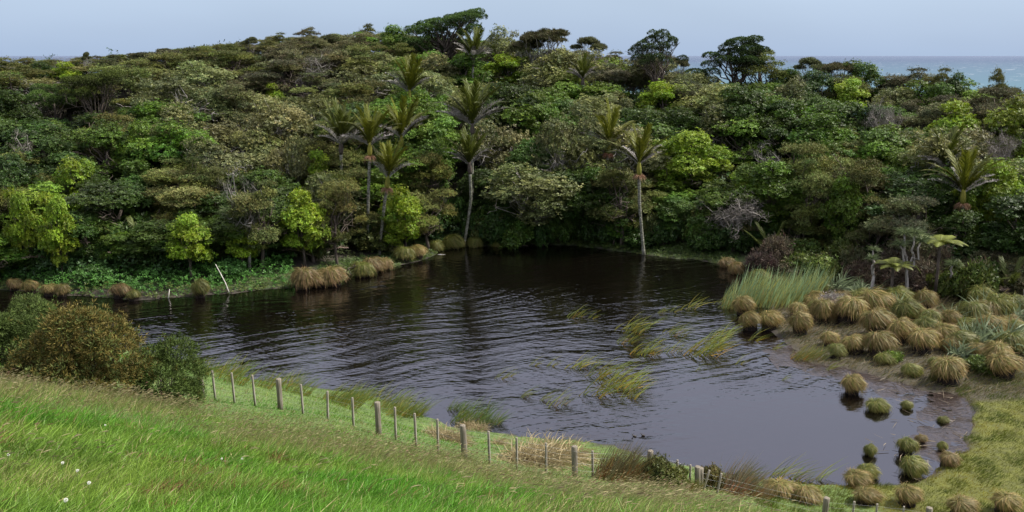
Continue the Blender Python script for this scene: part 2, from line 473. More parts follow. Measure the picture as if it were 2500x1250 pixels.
gr = n.new('ShaderNodeMapRange'); gr.inputs['From Min'].default_value = .35; gr.inputs['From Max'].default_value = .65; gr.inputs['To Min'].default_value = .45; gr.inputs['To Max'].default_value = 1.15; l.new(gust.outputs['Fac'], gr.inputs['Value'])
hh = math_('MULTIPLY', math_('MULTIPLY', h, mrw.outputs[0]), gr.outputs[0])
bp.inputs['Distance'].default_value = 0.075
l.new(hh, bp.inputs['Height']); l.new(bp.outputs[0], b.inputs['Normal'])
b.inputs['Base Color'].default_value = (0.0022, 0.0016, 0.0012, 1)
b.inputs['Roughness'].default_value = 0.05
b.inputs['IOR'].default_value = 1.9
b.inputs['Specular Tint'].default_value = (0.95, 0.93, 1.0, 1)
pv = np.array([(-75, 26, 0), (34, 26, 0), (34, 76, 0), (-75, 76, 0)], float)
pond = link('pond', make_mesh('pond', pv, [[0, 1, 2, 3]], M_WATER))
tag(pond, 'dark rippled pond water below the bush', 'water', kind='structure')

# ---- sea
m, n, l, b = mat_new('sea_water'); M_SEA = m
tc = n.new('ShaderNodeTexCoord'); sep = n.new('ShaderNodeSeparateXYZ'); l.new(tc.outputs['Object'], sep.inputs[0])
lg = n.new('ShaderNodeMath'); lg.operation = 'LOGARITHM'; lg.inputs[1].default_value = 10; l.new(sep.outputs['Y'], lg.inputs[0])
nz = n.new('ShaderNodeTexNoise'); nz.inputs['Scale'].default_value = 0.0015; nz.inputs['Detail'].default_value = 3; l.new(tc.outputs['Object'], nz.inputs['Vector'])
ad = n.new('ShaderNodeMath'); ad.operation = 'MULTIPLY_ADD'; ad.inputs[1].default_value = 0.25; l.new(nz.outputs['Fac'], ad.inputs[0]); l.new(lg.outputs[0], ad.inputs[2])
mr = n.new('ShaderNodeMapRange'); mr.inputs['From Min'].default_value = 3.0; mr.inputs['From Max'].default_value = 4.6; l.new(ad.outputs[0], mr.inputs['Value'])
rp = n.new('ShaderNodeValToRGB'); rp.color_ramp.elements[0].color = (0.062, 0.124, 0.155, 1); rp.color_ramp.elements[1].color = (0.085, 0.11, 0.165, 1)
e = rp.color_ramp.elements.new(0.35); e.color = (0.064, 0.105, 0.148, 1)
e = rp.color_ramp.elements.new(0.6); e.color = (0.06, 0.086, 0.135, 1)
l.new(mr.outputs[0], rp.inputs['Fac'])
mp = n.new('ShaderNodeMapping'); mp.inputs['Scale'].default_value = (1 / 30, 1 / 90, 1); l.new(tc.outputs['Object'], mp.inputs[0])
foam = n.new('ShaderNodeTexNoise'); foam.inputs['Scale'].default_value = 1.0; foam.inputs['Detail'].default_value = 4; foam.inputs['Roughness'].default_value = .65; l.new(mp.outputs[0], foam.inputs['Vector'])
fr = n.new('ShaderNodeMapRange'); fr.inputs['From Min'].default_value = 0.62; fr.inputs['From Max'].default_value = 0.68; l.new(foam.outputs['Fac'], fr.inputs['Value'])
mx = n.new('ShaderNodeMix'); mx.data_type = 'RGBA'; l.new(fr.outputs[0], mx.inputs['Factor']); l.new(rp.outputs[0], mx.inputs['A']); mx.inputs['B'].default_value = (.35, .37, .40, 1)
l.new(mx.outputs['Result'], b.inputs['Base Color']); b.inputs['Roughness'].default_value = .75; b.inputs['Specular IOR Level'].default_value = 0.1
sv = np.array([(-40000, 130, -25), (40000, 130, -25), (40000, 60000, -25), (-40000, 60000, -25)], float)
sea = link('sea', make_mesh('sea', sv, [[0, 1, 2, 3]], M_SEA))
tag(sea, 'wind-flecked turquoise sea beyond the trees', 'sea', kind='structure')

# ================================================================== tree models
LEAN = np.array([0.22, 0.02, 0.0])        # prevailing wind blows towards +x
def limb_path(a, b_, rs, wob=0.12, n_=5):
    a, b_ = np.asarray(a, float), np.asarray(b_, float)
    t = np.linspace(0, 1, n_)[:, None]
    L = np.linalg.norm(b_ - a)
    P = a + (b_ - a) * t + np.array([0, 0, -0.12 * L]) * (t * (1 - t) * 2)
    P[1:-1] += rs.normal(0, wob * L / 3, (n_ - 2, 3))
    return P

def scatter_lobe(c, r, N, rs, zmin=-0.4, shell=(0.8, 1.06)):
    d = unit(rs.normal(0, 1, (int(N * 2.2), 3)))
    d = d[d[:, 2] > zmin + rs.normal(0, .12, len(d))][:N]
    k = rs.uniform(shell[0], shell[1], (len(d), 1))
    return c + d * r * k, unit(d / r)

def cull_inside(P, N_, lobes, self_i, f=0.72):
    keep = np.ones(len(P), bool)
    for j, (c, r) in enumerate(lobes):
        if j == self_i: continue
        keep &= (((P - c) / (r * f)) ** 2).sum(1) > 1
    return P[keep], N_[keep]

def tree_model(style, seed):
    rs = np.random.default_rng(seed)
    lobes = []; H = 6.0
    tr, cr_ = MB(), MB()
    lf = rs.uniform(.68, 1.05)                      # leaf size of this individual
    ax_, ay_ = rs.uniform(.75, 1.25), rs.uniform(.75, 1.25)
    gap = unit(rs.normal(0, 1, (2, 3)) * [1, 1, .4])   # sides where the crown is thin
    if style == 'broad':
        Rc, zc, rz = 1.75, 3.3, 2.4
        for i in range(30):
            d = unit(rs.normal(0, 1, 3)); d[2] = d[2] * .85 + .12
            if (gap @ d).max() > .82: continue
            d = d * [ax_, ay_, 1] * rs.choice([1, 1, 1, 1.22])
            rr = rs.uniform(.38, .95)
            lobes.append((np.array([0, 0, zc]) + d * np.array([Rc, Rc, rz]) * rs.uniform(.65, .98), np.array([rr, rr, rr * rs.uniform(.6, .85)])))
        lobes.append((np.array([0, 0, zc + 1.2]), np.array([1, 1, .8])))
        for i, (c, r) in enumerate(lobes):
            P, D = scatter_lobe(c, r, int(140 / lf ** 1.6 * r[0] ** 2 / .5), rs, -.4, (.72, 1.12))
            P, D = cull_inside(P, D, lobes, i)
            if len(P) == 0: continue
            D = unit(D + np.array([0, 0, .6]))
            lb = rs.uniform(.68, 1.32) * np.array([rs.uniform(.84, 1.05), 1, rs.uniform(.7, 1.2)])
            col = lb * rs.uniform(.65, 1.35, (len(P), 1)) + rs.normal(0, .06, (len(P), 3))
            P = P + (rs.random((len(P), 1)) < .14) * D * rs.uniform(0, .4, (len(P), 1))
            rosettes(cr_, P, D, 6, .165 * lf, .088 * lf, .35, rs, np.clip(col, .2, 2))
    elif style == 'tea':         # fine-leaved layered pads
        Rc, zc, rz = 1.7, 3.5, 2.1
        for i in range(26):
            d = unit(rs.normal(0, 1, 3)); d[2] = d[2] * .9 + .1
            if (gap @ d).max() > .82: continue
            d = d * [ax_, ay_, 1] * rs.choice([1, 1, 1, 1.2])
            rr = rs.uniform(.4, .95)
            lobes.append((np.array([0, 0, zc]) + d * np.array([Rc, Rc, rz]) * rs.uniform(.6, 1.0) + LEAN * d[2], np.array([rr, rr, rr * rs.uniform(.38, .55)])))
        for i, (c, r) in enumerate(lobes):
            P, D = scatter_lobe(c, r, int(210 * r[0] ** 2 / .5), rs, -0.25, (.7, 1.1))
            P, D = cull_inside(P, D, lobes, i)
            if len(P) == 0: continue
            D = unit(D * .8 + np.array([.15, 0, .8]))
            col = rs.uniform(.7, 1.3) * np.array([rs.uniform(.86, 1.06), 1, rs.uniform(.75, 1.15)]) * rs.uniform(.7, 1.35, (len(P), 1)) + rs.normal(0, .07, (len(P), 3))
            P = P + (rs.random((len(P), 1)) < .15) * D * rs.uniform(0, .35, (len(P), 1))
            rosettes(cr_, P, D, 5, .17, .048, .75, rs, np.clip(col, .2, 2), .4)
    elif style == 'umbrella':    # bare fan of stems under a flat wind-shorn cap
        H = 6.0
        for i in range(15):
            a, q = rs.uniform(0, 6.28), math.sqrt(rs.random())
            rr = rs.uniform(.5, .85)
            lobes.append((np.array([math.cos(a) * q * 1.75, math.sin(a) * q * 1.75, 5.35 - .75 * q * q + rs.normal(0, .12)]) + LEAN, np.array([rr, rr, rr * .42])))
        for i, (c, r) in enumerate(lobes):
            P, D = scatter_lobe(c, r, int(170 * r[0] ** 2 / .5), rs, -0.3, (.6, 1.1))
            D = unit(D * .6 + np.array([.25, 0, .8]))
            col = rs.uniform(.8, 1.2) * rs.uniform(.65, 1.35, (len(P), 1)) * np.ones(3) + rs.normal(0, .07, (len(P), 3))
            rosettes(cr_, P, D, 5, .22, .05, .8, rs, np.clip(col, .2, 2), .4)
    elif style == 'scrub':       # grey-green, twiggy, with pale leaf undersides and flower heads
        Rc, zc, rz = 1.7, 3.4, 2.3
        for i in range(26):
            d = unit(rs.normal(0, 1, 3)); d[2] = d[2] * .9
            if (gap @ d).max() > .8: continue
            d = d * [ax_, ay_, 1] * rs.choice([1, 1, 1, 1.25])
            rr = rs.uniform(.35, .95)
            lobes.append((np.array([0, 0, zc]) + d * np.array([Rc, Rc, rz]) * rs.uniform(.55, 1.0) + LEAN * d[2] * 2, np.array([rr, rr, rr * rs.uniform(.6, .9)])))
        for i, (c, r) in enumerate(lobes):
            P, D = scatter_lobe(c, r, int(140 * r[0] ** 2 / .5), rs, -0.5, (.65, 1.12))
            P, D = cull_inside(P, D, lobes, i, .6)
            if len(P) == 0: continue
            D = unit(D + np.array([.1, 0, .4]))
            pale = (rs.random((len(P), 1)) < rs.uniform(.03, .22)) & (D[:, 2:3] > .3)
            col = rs.uniform(.7, 1.3) * np.array([rs.uniform(.86, 1.06), 1, rs.uniform(.75, 1.15)]) * rs.uniform(.6, 1.4, (len(P), 1))
            col = np.where(pale, np.array([2.2, 2.0, 1.9]) * rs.uniform(.7, 1.1, (len(P), 1)), col)
            P = P + (rs.random((len(P), 1)) < .2) * D * rs.uniform(0, .45, (len(P), 1))
            rosettes(cr_, P, D, 6, .135, .072, .45, rs, np.clip(col, .2, 3.2), .5)
    elif style == 'conifer':
        Rc, zc, rz = 1.8, 4.0, 1.7
        for i in range(24):
            d = unit(rs.normal(0, 1, 3)); d[2] = d[2] * .8 + .15
            rr = rs.uniform(.5, .8)
            lobes.append((np.array([0, 0, zc]) + d * np.array([Rc, Rc, rz]) * rs.uniform(.7, 1.0), np.array([rr, rr, rr * .62])))
    # hand-shaped conifers
    elif style == 'wedge':       # dense wedge, flat top rising to the lee side
        H = 7.0
        for i in range(84):
            x = rs.uniform(-2.9, 2.9); y = rs.uniform(-1.9, 1.9)
            top = 5.0 + (x + 2.9) * .30 - .25 * abs(y)
            zb = 1.4 + .25 * abs(x)
            z = top - .1 if i % 2 else zb + (top - zb) * math.sqrt(rs.random())
            rr = rs.uniform(.42, .66)
            lobes.append((np.array([x * (1 - .12 * (top - z)), y, z]), np.array([rr, rr * .95, rr * .6])))
    elif style == 'fan':         # domed head on a fan of bare limbs
        H = 8.0
        for i in range(40):
            a, q = rs.uniform(0, 6.28), rs.random() ** .55
            z = 7.2 - 2.6 * q ** 2 + rs.normal(0, .22)
            rr = rs.uniform(.38, .6)
            lobes.append((np.array([math.cos(a) * q * 2.5, math.sin(a) * q * 2.0, z]), np.array([rr, rr, rr * .72])))
    elif style == 'pads':        # spreading tiers
        H = 6.5
        for i in range(44):
            x = rs.normal(0, 1.6); y = rs.normal(0, 1.1)
            x = float(np.clip(x, -3.6, 3.3))
            top = 6.0 - .16 * (x - .5) ** 2 - .1 * y * y
            z = top - rs.random() ** 1.5 * 2.2
            rr = rs.uniform(.5, .8)
            lobes.append((np.array([x, y, z]), np.array([rr, rr, rr * .5])))
    elif style == 'cap':         # leaning flat cap over smaller tiers
        H = 6.5
        for i in range(34):
            x = rs.uniform(-2.8, 2.8); y = rs.uniform(-1.5, 1.5)
            z = 5.6 + .22 * x * .6 - rs.random() ** 2 * (1.0 if x > 0 else 2.6)
            rr = rs.uniform(.5, .75)
            lobes.append((np.array([x, y, z]), np.array([rr, rr, rr * .5])))
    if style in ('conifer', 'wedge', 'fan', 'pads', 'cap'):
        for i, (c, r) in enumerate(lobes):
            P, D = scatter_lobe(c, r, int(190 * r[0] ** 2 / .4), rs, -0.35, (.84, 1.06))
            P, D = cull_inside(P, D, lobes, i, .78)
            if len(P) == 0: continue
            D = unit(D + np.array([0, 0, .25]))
            tip = np.clip(D[:, 2:3], 0, 1)  # top light painted into the crown: upward-facing sprigs get a lighter, yellower colour
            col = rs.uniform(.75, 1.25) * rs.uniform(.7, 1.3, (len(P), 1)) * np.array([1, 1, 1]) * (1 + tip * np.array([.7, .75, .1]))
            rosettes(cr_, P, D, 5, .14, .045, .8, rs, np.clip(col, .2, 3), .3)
    # trunk and limbs
    order = sorted(range(len(lobes)), key=lambda i: lobes[i][0][2])
    if style in ('fan', 'umbrella', 'pads', 'cap'):
        hs = {'fan': 2.6, 'umbrella': .5, 'pads': 1.6, 'cap': 1.6}[style]
        r0 = {'fan': .22, 'umbrella': .10, 'pads': .26, 'cap': .24}[style]
        tr.tube([(0, 0, -.4), (.03, .02, hs * .5), (rs.normal(0, .05), 0, hs)], [r0 * 1.2, r0, r0 * .9], 6)
        for i in order[::1 if style == 'umbrella' else 2]:
            c = lobes[i][0]
            P = limb_path((rs.normal(0, .06), rs.normal(0, .06), hs - rs.uniform(0, .3)), c - np.array([0, 0, .1]), rs, .16, 6)
            tr.tube(P, np.linspace(r0 * .38, .02, 6), 5, cap=False)
            for q in range(2):
                e_ = c + rs.normal(0, .5, 3) * np.array([1, 1, .2])
                tr.tube(limb_path(P[3 + q], e_, rs, .2, 4), np.linspace(.028, .012, 4), 4, cap=False)
    else:
        top = np.array([rs.normal(0, .15), rs.normal(0, .15), 3.6])
        mid = np.array([rs.normal(0, .15), rs.normal(0, .15), 1.6])
        r0 = .13 if style != 'wedge' else .3
        tr.tube([(0, 0, -.4), mid * .5, mid, (mid + top) / 2 + rs.normal(0, .1, 3), top], [r0 * 1.25, r0, r0 * .9, r0 * .7, r0 * .45], 6)
        for i in order[::2]:
            c = lobes[i][0]
            s_ = mid if rs.random() < .6 else (mid + top) / 2
            P = limb_path(s_, c, rs, .2, 5)
            tr.tube(P, np.linspace(r0 * .5, .02, 5), 4, cap=False)
            if style in ('scrub', 'tea'):
                for q in range(3):
                    e_ = c + unit(rs.normal(0, 1, 3)) * lobes[i][1] * 1.1
                    tr.tube(limb_path(P[2 + q % 2], e_, rs, .25, 4), np.linspace(.025, .01, 4), 3, cap=False)
    if style in ('scrub', 'tea', 'broad'):
        for q in range({'scrub': 9, 'tea': 6, 'broad': 3}[style]):
            d = gap[q % 2] if q < 4 else unit(rs.normal(0, 1, 3)); d = unit(d * [1, 1, .3] + [0, 0, rs.uniform(.1, .8)])
            e_ = np.array([0, 0, 2.6]) + d * rs.uniform(1.6, 2.5)
            P = limb_path((0, 0, 1.8), e_, rs, .4, 6); tr.tube(P, np.linspace(.06, .02, 6), 4, cap=False)
            for k_ in range(4):
                tr.tube(limb_path(P[2 + k_], P[2 + k_] + unit(rs.normal(0, 1, 3) + d) * rs.uniform(.35, .8), rs, .35, 4), np.linspace(.025, .01, 4), 3, cap=False)
    V = np.concatenate(cr_.V)
    w = max(np.percentile(V[:, 0], 99) - np.percentile(V[:, 0], 1), .5)
    hh_ = np.percentile(V[:, 2], 99.7)
    return dict(trunk=tr, crown=cr_, w=w, h=hh_, style=style)

def dead_model(seed, umbrella=False):
    rs = np.random.default_rng(seed)
    tr, tw = MB(), MB()
    base = np.array([0, 0, -.3])
    fork = np.array([rs.normal(0, .2), 0, 1.6 if umbrella else 2.0])
    tr.tube([base, fork * .5 + rs.normal(0, .1, 3), fork], [.14, .11, .09], 6)
    tips = []
    nb = 11 if umbrella else 7
    for i in range(nb):
        a = i * 6.28 / nb + rs.normal(0, .3)
        rad = rs.uniform(.8, 2.2) if umbrella else rs.uniform(.4, 1.5)
        zz = rs.uniform(3.0, 3.9) - rad * .15 if umbrella else rs.uniform(3.2, 5.6)
        e_ = np.array([math.cos(a) * rad, math.sin(a) * rad, zz]) + fork * [1, 1, 0]
        P = limb_path(fork, e_, rs, .35, 6); tr.tube(P, np.linspace(.06, .025, 6), 5, cap=False)
        for q in range(7):
            s_ = P[rs.integers(2, 6)]
            e2 = s_ + unit(rs.normal(0, 1, 3) + np.array([.5, 0, .5])) * rs.uniform(.4, .9)
            P2 = limb_path(s_, e2, rs, .35, 5); tr.tube(P2, np.linspace(.025, .012, 5), 4, cap=False)
            tips.append(P2[3:])
    tips = np.concatenate(tips)
    q_ = 6 if umbrella else 4
    c = np.repeat(tips, q_, 0) + rs.normal(0, .22, (len(tips) * q_, 3)) * np.array([1, 1, .6])
    D = unit(rs.normal(0, 1, c.shape) + np.array([.4, 0, .6]))
    rosettes(tw, c, D, 4, .34, .022, .8, rs, rs.uniform(.6, 1.3, (len(c), 1)) * np.ones(3), .5)
    V = np.concatenate(tw.V)
    return dict(trunk=tr, crown=tw, w=np.ptp(V[:, 0]) * .9, h=np.percentile(V[:, 2], 99), style='dead')

def shrub_model(seed, fine=True, wind=.25):
    rs = np.random.default_rng(seed); mb, tr = MB(), MB()
    lobes = []
    for i in range(17):
        a, q = rs.uniform(0, 6.28), math.sqrt(rs.random())
        rr = rs.uniform(.18, .48)
        lobes.append((np.array([math.cos(a) * q * .75, math.sin(a) * q * .75, .5 + .35 * (1 - q * q) + rs.normal(0, .06)]), np.array([rr, rr, rr * .85])))
    for i, (c, r) in enumerate(lobes):
        P, D = scatter_lobe(c, r, int(230 * r[0] ** 2 / .2), rs, -.8, (.55, 1.15))
        D = unit(D + np.array([wind, 0, .6]))
        col = rs.uniform(.8, 1.2) * rs.uniform(.6, 1.4, (len(P), 1)) * np.ones(3) + rs.normal(0, .08, (len(P), 3))
        P = P + (rs.random((len(P), 1)) < .2) * D * rs.uniform(0, .35, (len(P), 1))
        rosettes(mb, P, D, 5, .2 if fine else .17, .036 if fine else .09, .8 if fine else .4, rs, np.clip(col, .15, 2), .5)
        tr.tube(limb_path((0, 0, -.1), c, rs, .2, 4), np.linspace(.025, .01, 4), 4, cap=False)
    return dict(trunk=tr, crown=mb, w=1.9, h=1.25, style='shrub')

MODELS = {}
def models(style, k, mat_crown, mat_trunk):
    out = []
    for i in range(k):
        md = dead_model(900 + i, False) if style == 'dead' else dead_model(950 + i, True) if style == 'deadumb' else \
            shrub_model(700 + i) if style == 'shrub' else shrub_model(760 + i, False) if style == 'leafshrub' else tree_model(style, hash_(style) + i)
        md['crown_me'] = md['crown'].mesh(style + '_crown', mat_crown)
        md['trunk_me'] = md['trunk'].mesh(style + '_trunk', mat_trunk, False, True)
        out.append(md)
    MODELS[style] = out
def hash_(s): return sum(ord(c) * (i + 3) for i, c in enumerate(s))
models('broad', 7, M_LEAF, M_BARK)
models('tea', 6, M_FINE, M_BARK)
models('umbrella', 3, M_FINE, M_GREY)
models('scrub', 6, M_LEAF, M_GREY)
models('wedge', 1, M_FINE, M_BARK)
models('fan', 1, M_FINE, M_BARK)
models('pads', 1, M_FINE, M_BARK)
models('cap', 1, M_FINE, M_BARK)
models('conifer', 2, M_FINE, M_BARK)
models('dead', 2, M_FINE, M_GREY)
models('deadumb', 2, M_FINE, M_GREY)
models('shrub', 3, M_FINE, M_BARK)
models('leafshrub', 2, M_LEAF, M_BARK)

KIND = {  # code: style, crown colour, object name, words, category
    'b': ('broad', (.125, .178, .017), 'broadleaf_tree', 'bright yellow-green broadleaf tree', 'tree'),
    'g': ('broad', (.080, .135, .016), 'broadleaf_tree', 'mid-green broadleaf tree', 'tree'),
    'd': ('broad', (.040, .070, .011), 'broadleaf_tree', 'dark green broadleaf tree', 'tree'),
    'k': ('tea', (.105, .112, .032), 'tea_tree', 'olive fine-leaved tree', 'tree'),
    'n': ('tea', (.096, .092, .044), 'tea_tree', 'brownish fine-leaved tree', 'tree'),
    's': ('scrub', (.122, .132, .050), 'daisy_tree', 'grey-green pale-flecked tree', 'tree'),
    'u': ('umbrella', (.070, .072, .030), 'tea_tree', 'bare-stemmed umbrella-topped tree', 'tree'),
    'W': ('wedge', (.026, .044, .015), 'conifer', 'large dark wedge-shaped conifer', 'tree'),
    'F': ('fan', (.030, .048, .016), 'conifer', 'dark dome-headed conifer on fanned bare limbs', 'tree'),
    'P': ('pads', (.028, .050, .014), 'conifer', 'dark spreading conifer in tiers', 'tree'),
    'C': ('cap', (.040, .056, .014), 'conifer', 'dark conifer with leaning flat cap', 'tree'),
    'c': ('conifer', (.034, .052, .016), 'conifer', 'dark lumpy conifer', 'tree'),
    'w': ('dead', (.15, .138, .12), 'dead_tree', 'bare grey twiggy tree', 'tree'),
    'm': ('deadumb', (.16, .145, .125), 'dead_tree', 'grey umbrella-shaped twiggy tree', 'tree'),
    'h': ('shrub', (.10, .07, .042), 'shrub', 'brown wind-combed shrub', 'shrub'),
    'y': ('leafshrub', (.09, .16, .025), 'shrub', 'green leafy shrub', 'shrub'),
}
PLANTED = []       # dicts with obj, words, pixel position: labels are written at the end
def plant(code, x, y, z, width, height, color=None, lean=None, var=None, label=None, rotz=None):
    style, c0, name, words, cat = KIND[code]
    md = MODELS[style][var if var is not None else random.randrange(len(MODELS[style]))]
    sx = width / md['w']; sz = height / md['h']
    rz = random.uniform(0, 6.28) if rotz is None else rotz
    o = thing(name, (x, y, z), (0, 0, rz), (sx * random.uniform(.88, 1.14), sx * random.uniform(.88, 1.14), sz))
    if lean: o.rotation_euler = (lean[0], lean[1], rz)
    if color is None:
        j = random.uniform(.72, 1.28)
        color = tuple(max(.004, v * j * random.uniform(.93, 1.06)) for v in c0)
    link('trunk', md['trunk_me'], o)
    link('crown', md['crown_me'], o, color)
    top = project(x, y, z + height * .7)
    PLANTED.append(dict(o=o, code=code, words=words, cat=cat, x=x, y=y, w=width, h=height, px=top[0], py=top[1], label=label))
    return o

# ---- trees picked out one by one: code, pixel of the top, crown width in pixels, height in metres
HAND = [
    ('W', 1085, 22, 165, 7.5, 'large dark wedge-shaped conifer crowning the hill'),
    ('F', 1608, 72, 122, 8.6, 'dark dome-headed conifer with fanned bare limbs against the sky'),
    ('P', 1808, 88, 185, 6.5, 'dark spreading conifer in tiers right of the fan-limbed one'),
    ('C', 225, 172, 165, 6.5, 'dark conifer with leaning flat cap near the left edge'),
    ('c', 125, 205, 140, 7.5, 'dark lumpy conifer below the flat-capped one'),
    ('u', 1345, 70, 100, 7.0, None), ('u', 1290, 84, 80, 6.5, None), ('u', 1435, 90, 80, 6.0, None), ('u', 1975, 140, 78, 5.5, None),
    ('u', 2045, 152, 70, 5.0, None), ('u', 210, 127, 26, 3.6, None), ('u', 275, 133, 32, 3.4, None), ('u', 350, 128, 60, 3.6, None),
    ('u', 400, 118, 60, 3.4, None), ('u', 615, 90, 40, 3.5, None), ('u', 1655, 142, 44, 4.5, None), ('u', 1265, 100, 60, 5.5, None),
    ('n', 740, 72, 34, 3, None), ('k', 890, 58, 42, 3.2, None), ('n', 765, 66, 40, 3, None), ('n', 785, 98, 60, 3.5, None), ('k', 680, 80, 60, 3.2, None),
    ('g', 962, 62, 90, 5.5, None), ('s', 1220, 65, 90, 6, None), ('g', 2110, 148, 110, 5.5, None), ('b', 160, 152, 62, 3.5, None), ('k', 2437, 168, 46, 5, None),
    ('n', 2215, 166, 110, 5, None), ('k', 2300, 166, 70, 5.5, None), ('d', 2335, 178, 70, 5, None), ('k', 1860, 118, 140, 6, None), ('k', 520, 172, 110, 3.6, None),
    ('n', 600, 195, 130, 3.6, None), ('b', 668, 204, 44, 3.5, None), ('b', 1240, 132, 110, 4.5, None), ('b', 1620, 200, 100, 5, None), ('b', 2075, 192, 90, 5, None),
    ('b', 1680, 318, 200, 6.0, None), ('b', 1735, 363, 120, 6.2, None), ('g', 1060, 246, 110, 6, None), ('g', 1050, 342, 112, 6, None), ('b', 985, 455, 110, 5.5, None),
    ('b', 735, 465, 95, 6.0, None), ('b', 455, 522, 120, 5.0, None), ('b', 587, 552, 70, 3.6, None), ('b', 172, 385, 100, 6, None), ('b', 780, 368, 75, 5, None),
    ('g', 2075, 432, 90, 6, None), ('b', 2345, 248, 100, 6, None), ('b', 2450, 395, 110, 6, None), ('g', 2010, 278, 120, 6.5, None), ('s', 1920, 192, 100, 6, None),
    ('k', 110, 425, 110, 6, None), ('k', 490, 384, 95, 6, None), ('k', 765, 388, 120, 6.5, None), ('k', 815, 440, 120, 6.5, None), ('k', 890, 512, 110, 4.6, None),
    ('k', 1045, 465, 120, 6, None), ('k', 625, 440, 125, 7.5, None), ('k', 1525, 395, 140, 7.5, None), ('k', 1978, 392, 100, 7, None), ('k', 1960, 555, 120, 4.5, None),
    ('w', 590, 398, 110, 8.0, 'bare grey twiggy tree leaning above the left bank'), ('m', 1795, 474, 185, 6.0, 'grey umbrella-shaped twiggy tree over the pond far right corner'),
    ('s', 1630, 415, 140, 7, None), ('n', 2240, 478, 150, 6, None), ('s', 1370, 285, 140, 9, None), ('s', 425, 188, 180, 6.5, None), ('s', 700, 330, 100, 6, None),
    ('n', 1800, 560, 100, 3.4, None), ('w', 1875, 345, 70, 5, 'broken grey twiggy tree standing out of the right hillside'), ('w', 45, 315, 70, 6, 'bare grey twiggy tree under the lumpy conifer'),
    ('b', 130, 470, 90, 6, None), ('b', 40, 460, 70, 6, None), ('g', 250, 300, 120, 6, None), ('n', 2400, 255, 120, 5.5, None), ('n', 2480, 250, 110, 5.5, None),
    ('n', 2150, 520, 110, 5, None), ('n', 2440, 620, 140, 3.4, None), ('g', 1500, 480, 100, 5, None), 
    ('m', 2160, 250, 90, 6, 'grey umbrella-shaped twiggy tree on the right slope below the skyline'), ('m', 2440, 320, 110, 5, 'grey twisted twiggy tree at the right edge of the slope'),
    ('g', 330, 300, 100, 6, None), ('b', 2360, 130 + 330, 80, 6, None), ('b', 960, 540, 80, 4, None), ('d', 1130, 520, 80, 4, None),
]
# ---- palms: crown pixel (where the fronds spring), frond length px, trunk pixels down to the base (or None), height when base unseen
PALMS = [
    (832, 345, 95, None, 6.5, .25, 'dark palm with drooping grey fronds, leftmost of the palm cluster'),
    (903, 348, 92, [(903, 380), (899, 480), (897, 614)], 0, .6, 'slender palm with yellow-green shaft left of the leaning palm'),
    (980, 330, 95, None, 6.5, .45, 'large leafy palm right of the yellow-shafted palm'),
    (948, 428, 92, [(945, 455), (937, 510), (925, 622)], 0, .5, 'leaning grey-trunked palm rooted at the left shore'),
    (1000, 218, 82, None, 6.5, .7, 'palm with green shaft standing high above the palm cluster'),
    (1153, 300, 112, [(1153, 340), (1153, 420), (1150, 560)], 0, .2, 'tall wide-crowned palm behind the palm at the water'),
    (1146, 396, 78, [(1148, 430), (1150, 490), (1133, 600)], 0, .3, 'mossy-trunked palm with small crown standing at the water'),
    (1155, 140, 75, None, 5.0, .2, 'palm below the wedge-shaped conifer near the hilltop'),
    (1422, 188, 55, None, 5.0, .3, 'small palm high on the slope left of the fan-limbed conifer'),
    (1488, 345, 92, None, 6.5, 1.0, 'palm with orange flower beard above the far shore'),
    (1560, 395, 92, [(1560, 420), (1561, 500), (1572, 624)], 0, .5, 'thin-trunked palm standing alone at the far right shore'),
    (2305, 400, 92, None, 5.0, .2, 'dark-crowned palm on the right slope behind its twin'),
    (2352, 462, 105, None, 5.0, .5, 'broad green palm on the right slope in front of its twin'),
]
KEEP = []           # pixel rectangles that nearer fill trees must leave open: x0, x1, y0, y1, Y
palm_spots = []
for (px, py, L, path, hgt, fl, lab) in PALMS:
    if path:
        bx, by, bz = on_ground(*path[-1])
        Y = by
        KEEP.append((px - 14, px + 14, py, (path[-1][1] - 8) if px != 903 else 470, Y))
    else:
        x_, Y, z_, _ = stand_far(px, py, hgt)
    KEEP.append((px - L * .6, px + L * .6, py - L, py + (22 if path else 8), Y))
    palm_spots.append((Y,))

hand_pos = []
for code, px, pt, wpx, hgt, lab in HAND:
    x, y, z, zt = stand_far(px, pt, hgt)
    if zt - z < hgt * .55: zt = z + hgt * .55
    slant = math.hypot(y, EYE - zt)
    w = wpx / FPX * slant
    hh_ = max(zt - z, 1.5)
    ph = project(x, y, z + hh_)[1]
    fixed = 0.0 if KIND[code][0] in ('wedge', 'fan', 'pads', 'cap') else None
    hide = False
    for (x0, x1, y0, y1, Yk) in KEEP:
        if y < Yk - .2 and px + wpx * .42 > x0 and px - wpx * .42 < x1 and pt < y1 and pt + wpx * .6 > y0:
            y = Yk + 1.0; x = ray(px, pt)[0] * y; z = gz1(x, y); hh_ = max(EYE + ray(px, pt)[1] * y - z, 2.0)
    fresh = tuple(np.array((.160, .222, .016)) * random.uniform(.85, 1.12)) if code == 'b' else None     # the trees in new leaf
    plant(code, x, y, z, w, hh_, color=fresh, rotz=fixed, label=lab)
    hand_pos.append((x, y, w))
    if code in 'WFPCcwmb':
        KEEP.append((px - wpx * .36, px + wpx * .36, pt, pt + wpx * .6, y))

